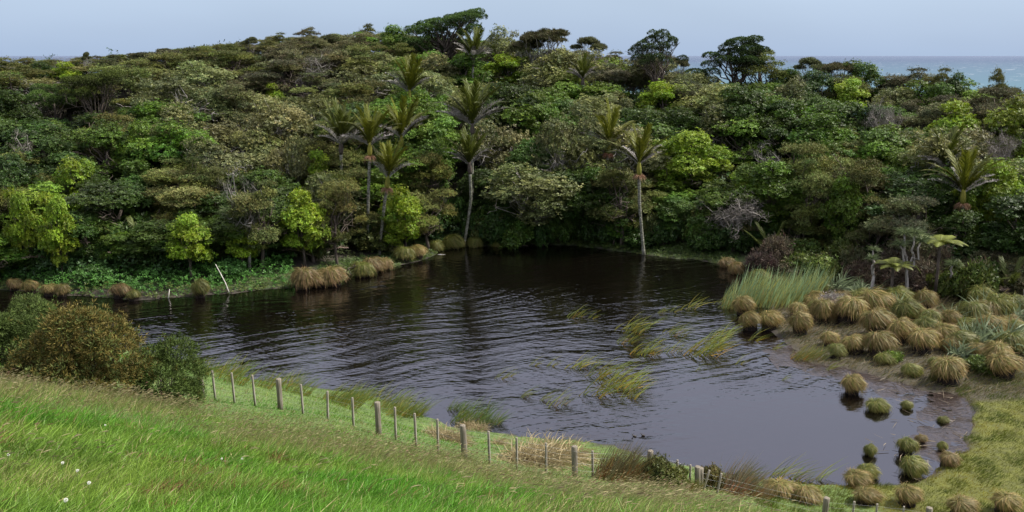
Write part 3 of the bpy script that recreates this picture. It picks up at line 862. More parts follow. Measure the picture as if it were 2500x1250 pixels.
# ---- the rest of the wood, kinds read from where they stand on the slope
MAPY = [120, 200, 280, 360, 440, 520, 600]
MAPK = [  # one letter per 100 px from x = 50
    'kkknukknnkggksnnsgggkggnk',
    'kwkknsknssssssbsssgdksbnn',
    'dgdgssssdgggdgsdddddgdnbn',
    'dddgsssskggddsddsbbgkggsb',
    'kbddkdsskgkddsdksbbdkkgdb',
    'bbddbdkbkkkddddgsdngkngdb',
    'gggddbkdkgkdddddddngkgndn',
]
random.seed(21)
placed = [(x, y, w) for x, y, w in hand_pos]
S = 2.2
cells = [(X + (.5 * S if k % 2 else 0), Yc) for k, Yc in enumerate(np.arange(54, 121, S)) for X in np.arange(-66, 62, S)]
random.shuffle(cells)
for X, Yc in cells:
    x = X + random.uniform(-.9, .9); y = Yc + random.uniform(-.9, .9)
    px0, _ = project(x, y, 5)
    if not -70 < px0 < 2570: continue
    edge = np.interp(px0, RPX, REDGE); rY = np.interp(px0, RPX, RY)
    if y < edge + 1.0 or y > rY + 5: continue
    f = (y - edge) / (rY - edge)
    z = gz1(x, y)
    if px0 < 950: h = np.interp(f, [0, .35, .7, 1], [6.0, 5.6, 4.3, 3.0])
    else: h = np.interp(f, [0, .35, .7, 1], [6.2, 6.2, 5.4, 4.3])
    h *= random.uniform(.66, 1.22)
    if f < .08: h *= random.uniform(.5, .9)
    w = h * random.uniform(.62, .85) + .8
    if px0 < 950 and f > .5: w *= 1.25
    px, py = project(x, y, z + h * .75)
    top = project(x, y, z + h)[1]
    if any((x - a) ** 2 + (y - b_) ** 2 < (.24 * (w + c)) ** 2 for a, b_, c in placed): continue
    half = w * .5 / y * FPX
    bad = False
    for (x0, x1, y0, y1, Yk) in KEEP:          # grow lower in front of something that shows
        if y < Yk and px + half * .8 > x0 and px - half * .8 < x1 and top < y1:
            gp = project(x, y, z)[1]
            if gp < y0: continue
            hn = h * (gp - y1 - 4) / max(gp - top, 1)
            if hn < 1.3: bad = True; break
            h = min(h, hn); w = min(w, h * 1.1 + .5); half = w * .5 / y * FPX
            top = project(x, y, z + h)[1]; py = project(x, y, z + h * .75)[1]
    if bad: continue
    # keep the skyline as the photograph has it
    sky = np.interp(px, [0, 200, 400, 650, 900, 1000, 1180, 1300, 1420, 1550, 1700, 1850, 1950, 2100, 2250, 2400, 2500], [141, 139, 124, 96, 76, 84, 100, 118, 122, 128, 152, 140, 158, 162, 172, 196, 206])
    if top < sky:
        h = max(1.6, h - (sky - top) / FPX * y); w = min(w, h * .9 + .6)
    row = int(np.argmin([abs(py + random.uniform(-25, 25) - q) for q in MAPY]))
    colm = int(np.clip((px + random.uniform(-30, 30)) // 100, 0, 24))
    code = MAPK[row][colm]
    if code == 'u' and random.random() < .5: code = 'k'
    if random.random() < .28: code = MAPK[max(0, min(6, row + random.choice((-1, 0, 1))))][max(0, min(24, colm + random.choice((-1, 1))))]
    if code == 'b' and random.random() < .35: code = 'g'
    if code == 'u': code = 'k'
    if code in 'snk' and random.random() < .05: code = 'w'; w *= .7; h *= 1.05
    plant(code, x, y, z, w, h)
    placed.append((x, y, w))
# low growth along the edge of the wood
for i in range(112):
    px = (20 + i * 39 if i < 64 else (i - 64) * 34 if i < 86 else 1180 + (i - 86) * 25) + random.uniform(-14, 14)
    edge = np.interp(px, RPX, REDGE) + random.uniform(.9, 3.0) + (1.6 if 86 > i >= 64 else -.7 if i >= 86 else 0)
    if px < 1150: edge += 1.0
    x = ray(px, 600)[0] * edge; y = edge; z = gz1(x, y)
    w = random.uniform(1.6, 2.8); h = random.uniform(1.2, 2.4)
    c = random.choice([(.034, .066, .012), (.05, .09, .014), (.07, .085, .022), (.035, .07, .015)])
    plant('y', x, y, z, w, h, color=tuple(np.array(c) * random.uniform(.8, 1.2)))

# ================================================================== palms
def frond_model(seed, dead=False, L=2.9, curve=None):
    rs = np.random.default_rng(seed); mb = MB()
    n_ = 46
    t = np.linspace(0, 1, n_)
    bend = curve if curve else (.42 if not dead else .55)
    ang = bend * t ** 1.6
    dt = L / (n_ - 1)
    P = np.c_[np.cumsum(np.sin(ang)) * dt, rs.normal(0, .01, n_).cumsum() * .3, np.cumsum(np.cos(ang)) * dt]
    T = unit(np.gradient(P, axis=0))
    cg = np.array([1, 1, 1.0])
    mb.tube(P[::3], np.linspace(.04, .008, len(P[::3])), 4, cg * 1.2, cap=False)
    for i in range(5, n_):
        tt = t[i]
        for s in (-1, 1):
            for rep in range(1):
                l_ = (.18 + .55 * math.sin(math.pi * min(1, .12 + tt * .80))) * rs.uniform(.8, 1.1)
                f_ = .95 if not dead else .55
                d = T[i] * f_ + np.array([0, s, 0]) * rs.uniform(.34, .6) + np.cross(T[i], [0, 1, 0]) * (-.15 if not dead else .35) * rs.uniform(.2, 1.4)
                if dead: d = d + np.array([0, 0, -.25]) * rs.random() + rs.normal(0, .12, 3); l_ *= .62
                d = unit(d)
                p0 = P[i] + T[i] * (rs.uniform(-.5, .5) * dt)
                nrm = unit(np.cross(d, np.cross(T[i], [0, 1, 0]) + rs.normal(0, .25, 3)))
                w = .024 if not dead else .024
                drop = np.array([0, 0, -.05 if not dead else -.22]) * l_
                q = rs.uniform(.75, 1.25)
                tipc = cg * q * (np.array([1.15, 1.05, .9]) if not dead else 1)
                V = [p0 - nrm * w, p0 + nrm * w, p0 + d * l_ * .6 + nrm * w * .9 + drop * .3, p0 + d * l_ * .6 - nrm * w * .9 + drop * .3,
                     p0 + d * l_ + nrm * w * .15 + drop, p0 + d * l_ - nrm * w * .15 + drop]
                mb.add(V, [[0, 1, 2, 3], [3, 2, 4, 5]], np.array([cg * q, cg * q, cg * q, cg * q, tipc, tipc]))
    return mb.mesh('frond_dead' if dead else 'frond', M_FINE if dead else M_LEAF)
FR_LIVE = [frond_model(40 + i, curve=[.3, .5, .75, 1.05][i]) for i in range(4)]
FR_DEAD = [frond_model(60 + i, True, 2.5) for i in range(4)]
TUFT = MB()
rs_ = np.random.default_rng(5)
nb = 240
dd_ = unit(np.c_[rs_.normal(0, 1, (nb, 2)), rs_.uniform(-.3, .4, nb)])
blades(TUFT, np.zeros((nb, 3)) + dd_ * [.12, .12, .05], dd_, rs_.uniform(.25, .5, nb), np.full(nb, .03), np.tile([0, 0, -.6], (nb, 1)), 3, rs_, np.tile([1., 1, 1], (nb, 1)), np.tile([.7, .7, .7], (nb, 1)))
TUFT_ME = TUFT.mesh('flower_beard', M_FINE)

def palm(px, py, Lpx, path, hgt, fl, label, seed):
    rs = np.random.default_rng(seed)
    if path:
        bx, by, bz = on_ground(*path[-1])
        pts = [np.array(at_y(a, b_, by)) for a, b_ in [(px, py)] + path[:-1]] + [np.array([bx, by, bz])]
        pts = np.array(pts)[::-1]
    else:
        bx, by, bz, zt = stand_far(px, py, hgt)
        pts = np.array([(bx, by, bz), (bx + rs.normal(0, .2), by, (bz + zt) / 2), (bx, by, zt)])
    root = thing('palm_tree', (bx, by, bz))
    loc = pts - np.array([bx, by, bz])
    t = np.linspace(0, len(loc) - 1, 26)
    # smooth interpolation through the trunk points
    P = np.stack([np.interp(t, np.arange(len(loc)), loc[:, k]) for k in range(3)], 1)
    for _ in range(3): P[1:-1] = (P[:-2] + 2 * P[1:-1] + P[2:]) / 4
    P[0, 2] -= .3
    fpl = Lpx / FPX * math.hypot(by, 6)
    top = P[-1]
    H = top[2]
    # trunk up to the shaft, ringed
    sh = min(1.0, H * .2)
    k = int(np.argmin(abs(P[:, 2] - (H - sh))))
    rr = .125 * np.where(np.arange(k + 1) % 2, 1.0, .93); rr[0] *= 1.35; rr[1] *= 1.15
    mb = MB(); mb.tube(P[:k + 1], rr, 8)
    link('trunk', mb.mesh('palm_trunk', M_PALM, False, True), root)
    s0, s1 = P[k], top
    mb = MB(); q = np.linspace(0, 1, 6)[:, None]
    mb.tube(s0 + (s1 - s0) * q, [.13, .18, .20, .18, .15, .12], 8)
    link('crownshaft', mb.mesh('palm_shaft', M_SHAFT if fl > .4 else M_BARK, False, True), root)
    if fl >= .45:
        o = link('flower_spray', TUFT_ME, root, (.42, .22, .14) if fl > .9 else (.33, .20, .12)); o.location = s0; o.scale = (1, 1, 1.2)
    sc = fpl / 2.9 * 1.02
    nl = int(rs.integers(13, 19)); nd = int(rs.integers(8, 13)) if fl < .4 else int(rs.integers(5, 9)); tmax = rs.uniform(32, 52)
    wind = Matrix.Rotation(R(rs.uniform(0, 9)), 3, 'Y')
    for i in range(nl):
        a = i * 2.4 + rs.normal(0, .25); tilt = R(2 + tmax * (i / nl) ** .85) + rs.normal(0, .05)
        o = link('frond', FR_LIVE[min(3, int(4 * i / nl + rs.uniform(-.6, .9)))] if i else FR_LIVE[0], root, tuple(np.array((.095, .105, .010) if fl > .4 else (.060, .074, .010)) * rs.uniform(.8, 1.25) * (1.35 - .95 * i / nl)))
        o.location = s1 - (s1 - s0) * .15
        o.rotation_euler = (wind @ Matrix.Rotation(a, 3, 'Z') @ Matrix.Rotation(tilt, 3, 'Y')).to_euler(); o.scale = (sc * rs.uniform(.85, 1.08),) * 3
    for i in range(nd):
        a = (math.pi if i % 2 else 0) + rs.normal(0, .75); tilt = R(rs.uniform(34, 60))
        o = link('frond', FR_DEAD[i % 4], root, tuple(np.array((.28, .26, .245)) * rs.uniform(.35, 1.35)))
        o['label'] = 'withered grey frond'
        o.location = s1 - (s1 - s0) * .25
        o.rotation_euler = (Matrix.Rotation(a, 3, 'Z') @ Matrix.Rotation(tilt, 3, 'Y')).to_euler(); o.scale = (sc * rs.uniform(.7, 1.0),) * 3
    tag(root, label, 'palm', 'palms on the far hillside')
for i, p in enumerate(PALMS):
    palm(*p, seed=300 + i)

def young_palm(px, py, Lpx, label, seed, yellow=.0):
    rs = np.random.default_rng(seed)
    x, y, z = on_ground(px, py)
    root = thing('young_palm', (x, y, z))
    sc = Lpx / FPX * y / 2.9
    mb = MB(); mb.tube([(0, 0, -.2), (0, 0, .35), (0, 0, .6)], [.16, .15, .1], 7)
    link('trunk', mb.mesh('stub', M_BARK, False, True), root)
    for i in range(9):
        a = i * 2.4 + rs.normal(0, .3); tilt = R(10 + 62 * i / 9)
        dead = i >= 7
        o = link('frond', (FR_DEAD if dead else FR_LIVE)[i % 4], root, (.24, .18, .15) if dead else ((.075, .095, .02) if rs.random() > yellow else (.24, .20, .03)))
        o.location = (0, 0, .4); o.scale = (sc,) * 3
        o.rotation_euler = (Matrix.Rotation(a, 3, 'Z') @ Matrix.Rotation(tilt, 3, 'Y')).to_euler()
    tag(root, label, 'palm', 'young trunkless palms')
young_palm(355, 645, 110, 'young trunkless palm on the left bank, beside the bright yellow-green tree', 1)
young_palm(130, 655, 100, 'young trunkless palm with grey fronds at the far left bank', 2)
young_palm(765, 640, 100, 'young palm with yellowing fronds above the paired tussocks', 3, .5)
young_palm(2262, 725, 75, 'young trunkless palm below the forked cabbage tree', 4)
young_palm(2375, 730, 85, 'young trunkless palm among flax at the right edge of the bush', 5)
young_palm(2460, 735, 95, 'dark young palm nearest the right picture edge', 6)
young_palm(1880, 640, 90, 'young palm with brown fronds beside the pond corner', 7)

# ================================================================== cabbage trees, tree ferns, flax
def sword_mesh(name, n_, L, W, seed, up=.4, droop=.7, base=.1, wind=.25, tipdark=.9):
    rs = np.random.default_rng(seed); mb = MB()
    d = unit(np.c_[rs.normal(0, 1, (n_, 2)), rs.uniform(up - .4, up + .9, n_)])
    d = unit(d + np.array([wind, 0, 0]))
    p = np.c_[rs.normal(0, base, (n_, 2)), rs.uniform(0, .05, n_)]
    q = rs.uniform(.65, 1.35, (n_, 1)) * np.ones(3)
    blades(mb, p, d, rs.uniform(.6, 1.1, n_) * L, np.full(n_, W), np.c_[np.full(n_, wind * .5), np.zeros(n_), -droop * rs.uniform(.3, 1.1, n_)], 5, rs, q, q * np.array([1, 1, .8]) * tipdark)
    return mb.mesh(name, M_BLADE)
HEAD = [sword_mesh('leaf_head', 130, .95, .045, 80 + i, .5, .5, .04, .1) for i in range(2)]
FLAX = [sword_mesh('flax_leaves', 110, 1.9, .085, 90 + i, 1.1, .55, .22, .22) for i in range(3)]
def cabbage(px, py, heads, label, seed):
    rs = np.random.default_rng(seed)
    x, y, z = on_ground(px, py)
    root = thing('cabbage_tree', (x, y, z)); mb = MB()
    fork = None
    for i, (hx, hy, s) in enumerate(heads):
        e_ = np.array(at_y(hx, hy, y + rs.normal(0, .3))) - np.array([x, y, z])
        if fork is None:
            fork = e_ * np.array([.45, .5, .5]) if len(heads) > 1 else e_ * .5
            mb.tube([(0, 0, -.3), fork * .55 + rs.normal(0, .05, 3), fork], [.13, .10, .09], 6)
        mb.tube(limb_path(fork, e_, rs, .2, 6), np.linspace(.08, .05, 6), 6)
        o = link('leaf_head', HEAD[i % 2], root, (.12, .155, .075)); o.location = e_; o.scale = (s,) * 3
    link('trunk', mb.mesh('cabbage_trunk', M_GREY, False, True), root)
    tag(root, label, 'tree', 'cabbage trees on the right')
cabbage(2215, 742, [(2208, 572, 1.0), (2248, 590, 1.1), (2232, 570, .9), (2196, 598, .8)], 'forked cabbage tree with pale trunks and spiky heads on the right', 1)
cabbage(2303, 730, [(2326, 648, .9)], 'small single-stemmed cabbage tree right of the forked one', 2)
cabbage(2135, 735, [(2132, 610, .6), (2128, 632, .7)], 'small brownish cabbage tree left of the forked one', 3)
cabbage(556, 640, [(556, 520, 1.25)], 'spiky tuft-headed plant under the bare grey tree on the left', 4)

def fern_frond():
    mb = MB(); rs = np.random.default_rng(8); n_ = 24; L = 1.7
    t = np.linspace(0, 1, n_); ang = .2 + 1.5 * t
    dt = L / n_
    P = np.c_[np.cumsum(np.sin(ang)) * dt, np.zeros(n_), np.cumsum(np.cos(ang)) * dt]
    T = unit(np.gradient(P, axis=0))
    mb.tube(P[::3], np.linspace(.02, .006, len(P[::3])), 4, np.array([.6, .5, .5]), cap=False)
    for i in range(2, n_):
        for s in (-1, 1):
            l_ = .42 * math.sin(math.pi * min(1, .1 + t[i] * .88)) + .04
            d = unit(np.array([0, s, 0]) + T[i] * .35 + np.array([0, 0, -.2]))
            w = T[i] * .045
            mb.add([P[i] - w, P[i] + w, P[i] + d * l_ + w * .2, P[i] + d * l_ - w * .2], [[0, 1, 2, 3]], np.ones(3) * rs.uniform(.8, 1.2))
    return mb.mesh('fern_frond', M_LEAF)
FERN = fern_frond()
def tree_fern(px, py, h_, s, label, seed):
    rs = np.random.default_rng(seed); x, y, z = on_ground(px, py)
    root = thing('tree_fern', (x, y, z)); mb = MB()
    mb.tube([(0, 0, -.3), (.03, 0, h_ * .5), (0, 0, h_)], [.12, .09, .09], 7)
    link('trunk', mb.mesh('fern_trunk', M_BARK, False, True), root)
    for i in range(12):
        o = link('frond', FERN, root, tuple(np.array((.13, .15, .025)) * rs.uniform(.7, 1.2)))
        o.location = (0, 0, h_); o.scale = (s,) * 3
        o.rotation_euler = (0, R(rs.uniform(12, 30)), i * 6.28 / 12 + rs.normal(0, .15))
    tag(root, label, 'tree fern', 'tree ferns on the right')
tree_fern(2280, 735, 3.4, 1.0, 'yellow-green tree fern spreading behind the forked cabbage tree', 1)
tree_fern(2172, 742, 2.2, .8, 'low yellow-green tree fern left of the forked cabbage tree', 2)

FLAXES = [(2045, 712, 1.15, 'grey-green flax clump behind the reed bed'), (1938, 668, 1.0, 'dark flax clump at the pond corner above the reed bed'), (2180, 770, .95, 'glossy flax clump above the tussock bed'),
          (2330, 790, .95, 'upright flax clump right of the glossy one'), (2405, 772, 1.1, 'flax clump beside the dark young palm'), (2385, 845, 1.2, 'drooping flax clump at the right of the tussock bed'),
          (2340, 872, .8, 'small spiky grey flax clump among the tussocks'), (2460, 855, 1.2, 'flax clump with long drooping leaves at the right edge'), (2100, 728, .9, 'small flax clump right of the reed bed'),
          (2475, 800, 1.1, 'flax clump under the dead branches at the right edge')]
for i, (px, py, s, lab) in enumerate(FLAXES):
    x, y, z = on_ground(px, py)
    o = link('flax_plant', FLAX[i % 3], None, tuple(np.array((.15, .19, .115)) * random.uniform(.8, 1.2)))
    o.location = (x, y, z); o.scale = (s * 1.1,) * 3; o.rotation_euler = (0, 0, random.uniform(-.5, .5))
    tag(o, lab, 'flax', 'flax clumps on the right')

# ================================================================== tussocks
def tussock_model(seed, comb=.6):
    rs = np.random.default_rng(seed); mb = MB(); n_ = 2000; seg = 4
    d0 = unit(np.c_[rs.normal(-.25 * comb, .75, n_), rs.normal(0, .75, n_), np.abs(rs.normal(.75, .5, n_)) + .02])
    flow = np.c_[d0[:, 0] * .55 + comb * rs.uniform(.4, 1.1, n_), d0[:, 1] * .6 + rs.normal(0, .18, n_), -rs.uniform(.35, .95, n_)]
    t = np.linspace(0, 1, seg + 1)
    Lr = rs.uniform(.55, 1.35, (n_, 1, 1))
    dirs = unit(d0[:, None] + flow[:, None] * t[None, :, None] * Lr)
    lift = rs.random((n_, 1, 1)) < .26
    rad = rs.uniform(.74, 1.07, (n_, 1, 1)) + t[None, :, None] * np.where(lift, rs.uniform(.15, .5, (n_, 1, 1)), rs.uniform(-.02, .10, (n_, 1, 1)))
    lump = 1 + .10 * np.sin(dirs[..., :1] * 5 + seed) * np.cos(dirs[..., 1:2] * 4 + seed * 2)
    P = dirs * np.array([.62, .56, .52]) * rad * lump
    T = unit(np.gradient(P, axis=1)); side = unit(np.cross(T, dirs + rs.normal(0, .35, (n_, 1, 3))))
    wt = (rs.uniform(.0055, .0105, (n_, 1)) * np.clip(1 - t ** 2 * .85, .1, 1)[None])[..., None]
    V = np.stack([P - side * wt, P + side * wt], 2).reshape(-1, 3)
    b0 = (np.arange(n_) * (seg + 1) * 2)[:, None]; q = np.arange(seg)[None] * 2
    F = np.stack([b0 + q, b0 + q + 1, b0 + q + 3, b0 + q + 2], -1).reshape(-1, 4)
    k = rs.random((n_, 1))
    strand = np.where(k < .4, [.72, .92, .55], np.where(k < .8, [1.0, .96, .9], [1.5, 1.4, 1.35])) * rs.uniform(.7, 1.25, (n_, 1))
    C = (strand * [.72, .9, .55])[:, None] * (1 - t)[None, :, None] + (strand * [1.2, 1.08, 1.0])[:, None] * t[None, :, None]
    mb.add(V, F, np.repeat(C, 2, 1).reshape(-1, 3))
    V = np.concatenate(mb.V)
    f = mb.mesh('tussock_leaves', M_BLADE)
    b_ = MB(); pts = np.array([(0, 0, -.9), (.02, 0, -.45), (0, .02, -.1), (0, 0, .22)])
    b_.tube(pts, [.46, .40, .42, .30], 10)
    V0 = b_.V[0]; b_.V[0] = V0 + rs.normal(0, .035, V0.shape)
    return f, b_.mesh('tussock_base', M_PEAT, False, True), np.percentile(V[:, 0], 96) - np.percentile(V[:, 0], 4), np.percentile(V[:, 2], 98)
TUS = [tussock_model(500 + i, [.75, .9, .55, 1.1, .25][i % 5]) for i in range(7)]
TUSSOCKS = []
def tussock(px, py, wpx, kind='t', stand=.35, var=None):
    """px,py: middle of the lower edge; kind: t tan, g green, b brown; stand: height of the peaty pedestal"""
    x, y = at_z(px, py, .05)
    if shore_dist(np.array([x]), np.array([y]))[0] > .3: x, y, _ = on_ground(px, py)
    z = max(gz1(x, y), -.05)
    f, b_, w, h_ = TUS[var if var is not None else random.randrange(len(TUS))]
    s = wpx / FPX * math.hypot(y, EYE) / w * .64 * random.uniform(.86, 1.16)
    root = thing('tussock', (x, y + .35 * s, z), (random.uniform(-.16, .16), random.uniform(-.05, .22), random.uniform(-.5, .5)), (s * random.uniform(.85, 1.2), s, s * random.uniform(.95, 1.25) * (.72 if py > 1175 else 1)))
    c = {'t': (.235, .170, .088), 'g': (.165, .155, .055), 'b': (.20, .135, .082)}[kind]
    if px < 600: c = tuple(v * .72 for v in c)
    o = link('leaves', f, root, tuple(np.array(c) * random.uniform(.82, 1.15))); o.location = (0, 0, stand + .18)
    o = link('pedestal', b_, root); o.location = (0, 0, stand + .18)
    TUSSOCKS.append(dict(o=root, px=px, py=py, w=wpx, kind=kind))
random.seed(33)
EXTRA = []
for q in range(18):
    px = random.uniform(1960, 2490); EXTRA.append((px, random.uniform(752, 760 + 120 * min(1, (px - 1900) / 420)), random.uniform(52, 92), random.choice('ttgb'), .15))
for a in EXTRA + [(1815, 768, 62), (1835, 806, 78), (1882, 806, 88), (1945, 782, 72), (1957, 822, 68), (2010, 792, 84), (2028, 850, 72), (2042, 878, 60, 'g'), (2075, 795, 92),
          (2092, 868, 78), (2140, 782, 92), (2148, 826, 104), (2150, 876, 100), (2215, 795, 92, 'g'), (2205, 846, 84), (2256, 868, 104), (2312, 850, 84), (2270, 812, 80, 'g'),
          (2380, 800, 100, 'g'), (2440, 790, 90, 'g'), (2325, 805, 84), (2198, 760, 90, 'g'), (2110, 760, 90, 'g'), (2262, 765, 90), (2060, 758, 70, 'b'), (2420, 830, 80), (2480, 830, 80, 'g'),
          (2326, 945, 118), (2084, 962, 74, 't', .25), (2145, 1003, 66, 'g', .1), (2216, 997, 46, 'g', .2), (2306, 1030, 36, 'g', .1), (2228, 924, 60, 'g', .1), (2286, 900, 46, 'g', .1),
          (2162, 895, 52, 'g', .1), (2432, 905, 105), (2462, 930, 92), (2126, 1110, 42, 'g', .2), (2214, 1108, 66, 'g'), (2236, 1160, 82, 'g', .15), (2252, 1082, 36, 'b'),
          (2302, 1098, 40, 'g', .3), (2318, 1142, 66, 'b', .2), (2122, 1168, 76, 'g', .1), (2098, 1190, 84, 't', .1), (1912, 1215, 100, 't', .0), (1975, 1232, 100, 't', .0), (2122, 1238, 90), (2222, 1242, 92),
          (2352, 1268, 96), (2462, 1262, 96), (2400, 760, 80, 'g'), (2345, 905, 60, 'g', .1), (2385, 880, 70), (2290, 930, 50, 'g', .1),
          (30, 708, 50, 'b'), (70, 714, 50, 't'), (115, 721, 55, 't'), (146, 724, 50, 't'), (288, 728, 66, 'b'), (322, 734, 50, 'g'), (482, 726, 60, 'g'), (735, 706, 80, 'b', .2, 4), (775, 700, 70, 'b', .2, 2), (808, 698, 72, 'b', .2, 4),
          (880, 676, 62, 'g', .2, 4), (905, 668, 60, 'b', .2), (935, 658, 50, 'b', .2, 4), (982, 640, 66, 'g', .2, 4), (1017, 634, 52, 't'), (1062, 612, 56, 'g', .1, 2), (1105, 606, 66, 'g', .1), (1158, 603, 44, 'g', .1), (1215, 602, 40, 'g', .1), (1245, 601, 36, 'b', .1),
          (1800, 668, 60, 'b', .1), (1855, 690, 70, 'g', .1), (1775, 652, 50, 'b', .1)]:
    tussock(*a)

# ================================================================== reeds
def reed_mesh(name, n_, L, W, spread, seed, lean=.9, stiff=.5, dead=.12):
    rs = np.random.default_rng(seed); mb = MB()
    p = np.c_[rs.uniform(-spread[0], spread[0], n_), rs.uniform(-spread[1], spread[1], n_), np.full(n_, -.15)]
    d = unit(np.c_[rs.normal(.25 + lean * .35, .16, n_), rs.normal(.05, .14, n_), np.ones(n_)])
    k = rs.random((n_, 1))
    c = np.where(k < dead, [2.1, 1.15, .9], np.where(k < .45, [1.25, 1.05, .6], [.85, 1.0, .9])) * rs.uniform(.7, 1.3, (n_, 1))
    Ln = rs.uniform(.5, 1.15, n_) * L * np.where(k[:, 0] < dead, .6, 1)
    blades(mb, p, d, Ln, rs.uniform(.7, 1.2, n_) * W, np.c_[rs.uniform(.3, 1.0, n_) * lean * (1 - stiff * .5), rs.normal(0, .1, n_), -rs.uniform(.15, .5, n_) * (1.2 - stiff)], 6, rs, c * [1.25, 1.0, .8], c)
    return mb.mesh(name, M_BLADE)
REED = [reed_mesh('reeds', [14, 24, 34][i % 3], 1.7, .036, [(.35, .2), (.6, .3), (.8, .4)][i % 3], 600 + i, .8, .35) for i in range(6)]
BED = [reed_mesh('reed_bed', 70, 2.3, .055, (.7, .5), 640 + i, .16, 1.0, .05) for i in range(3)]
SHOREREED = [reed_mesh('shore_reeds', 110, 1.3, .024, (.7, .35), 650 + i, .6, .6, .14) for i in range(3)]
DEADSEDGE = [sword_mesh('dead_sedge', 260, 1.25, .03, 660 + i, .5, .75, .3, .3) for i in range(2)]
REEDS = []
def reeds(px, py, s, me, color=(.135, .19, .055), words='reed clump', z=None, cat='reeds', name='reed_clump'):
    x, y = at_z(px, py, 0)
    zz = 0.0
    if shore_dist(np.array([x]), np.array([y]))[0] > .1:
        x, y, zz = on_ground(px, py)
    o = link(name, me, None, tuple(np.array(color) * random.uniform(.85, 1.15)))
    o.location = (x, y, zz); o.scale = (s,) * 3; o.rotation_euler = (0, 0, random.uniform(-.25, .25))
    REEDS.append(dict(o=o, px=px, py=py, words=words, cat=cat))
random.seed(44)
for px, py, s, k in [(1400, 775, .7, 1), (1440, 778, .5, 0), (1520, 805, .9, 1), (1548, 812, .9, 2), (1522, 838, .7, 1), (1560, 865, .8, 2), (1585, 868, .7, 1), (1600, 835, .5, 0), (1630, 812, .6, 1), (1650, 820, .7, 1),
                     (1610, 765, .6, 0), (1640, 762, .5, 0), (1676, 755, .8, 1), (1640, 860, .7, 1), (1700, 868, 1.1, 2), (1715, 858, 1.1, 2), (1740, 838, .9, 2), (1760, 822, .8, 1), (1835, 832, .7, 0),
                     (1800, 890, .5, 0), (1912, 928, .35, 0), (1298, 893, .5, 0), (1340, 895, .5, 0), (1395, 900, .7, 1), (1430, 895, .7, 1), (1460, 918, .9, 2), (1452, 965, 1.0, 2), (1480, 935, 1.0, 2), (1505, 948, .9, 2), (1535, 972, .7, 2), (1530, 950, .8, 2),
                     (1278, 970, .6, 0), (1325, 978, .6, 0), (1355, 990, .7, 1), (1215, 925, .6, 0), (1240, 918, .4, 0), (1890, 855, .6, 0), (1700, 905, .3, 0),
                     (1880, 1165, .6, 1), (1910, 1172, .8, 1), (1830, 1165, .5, 0), (2000, 1172, .7, 0), (1950, 1174, .6, 1), (2020, 905, .6, 0)]:
    reeds(px, py, s, REED[k + 3 * random.randrange(2)], words='wind-bent green reed clump standing in the water', color=(.21, .25, .065))
for px, py, s in [(1130, 1030, .9), (1150, 1020, 1.0), (1190, 1035, .7), (1110, 1000, .6)]:
    reeds(px, py, s, SHOREREED[random.randrange(3)], words='dense wind-bent reed clump off the near shore', color=(.12, .19, .05))
for i in range(18):
    px = 1772 + i * 13 + random.uniform(-8, 8); py = 752 - (i % 3) * 14 + random.uniform(-5, 5) - max(0, i - 12) * 3
    reeds(px, py, random.uniform(.75, 1.0) if i > 2 else .7, BED[i % 3], color=(.24, .31, .17), words='tall pale-green reed clump in the reed bed at the right')
for px, py, s in [(1752, 742, .55), (1765, 752, .6)]:
    reeds(px, py, s, REED[1], color=(.16, .22, .08), words='thin reed clump left of the reed bed')
for i in range(30):
    px = 490 + i * 17.5 + random.uniform(-8, 8)
    py = np.interp(px, [480, 560, 680, 750, 800, 900, 1000], [925, 935, 955, 968, 985, 1000, 1012]) + random.uniform(-18, 8)
    if 750 < px < 790 or 565 < px < 600 or 655 < px < 690 or 905 < px < 935: continue
    if random.random() < .25: continue
    reeds(px, py, random.uniform(.75, 1.1), SHOREREED[i % 3], color=(.20, .25, .08), words='wind-flattened green reed clump on the near shore behind the fence')
for px, py, s in [(1265, 1128, .95), (1310, 1135, 1.1), (1355, 1130, 1.1), (1395, 1125, 1.0), (1290, 1115, 1.0), (1340, 1110, 1.0), (1085, 1075, .7), (1115, 1080, .6), (1060, 1062, .6), (1215, 1085, .5), (1165, 1050, .5), (1140, 1040, .5)]:
    reeds(px, py, s, DEADSEDGE[random.randrange(2)], color=(.36, .29, .17), words='straw-coloured dead sedge clump behind the fence', name='sedge_clump', cat='sedge')
for px, py, s in [(1965, 880, 1.0), (1950, 875, .8), (1980, 872, .8)]:
    reeds(px, py, s, SHOREREED[random.randrange(3)], color=(.17, .19, .07), words='ragged reed clump with brown base before the tussock bed')

RUSH = [reed_mesh('rushes', 420, 1.15, .016, (.30, .26), 680 + i, .3, .75, .3) for i in range(2)]
for px, py, s_, c, w in [(1478, 1170, 1.4, (.15, .125, .072), 'tall brown rush clump behind the fence, right of the dead sedge'), (1508, 1173, 1.3, (.145, .12, .068), 'second brown rush clump right of the dead sedge'),
                         (1562, 1176, 1.0, (.13, .11, .055), 'dark brown rush clump left of the creeper-covered post'), (1690, 1200, .55, (.20, .19, .06), 'low yellowish rush clump before the corner posts'),
                         (1660, 1192, .5, (.17, .18, .05), 'low green rush clump left of the corner posts'), (1775, 1202, 1.35, (.20, .165, .125), 'purplish rush clump right of the corner posts'),
                         (1800, 1207, 1.25, (.19, .155, .115), 'second purplish rush clump right of the corner posts'), (1855, 1218, .7, (.22, .17, .11), 'low tan rush clump before the front tussocks')]:
    reeds(px, py, s_, RUSH[random.randrange(2)], color=c, words=w, name='rush_clump', cat='rushes')
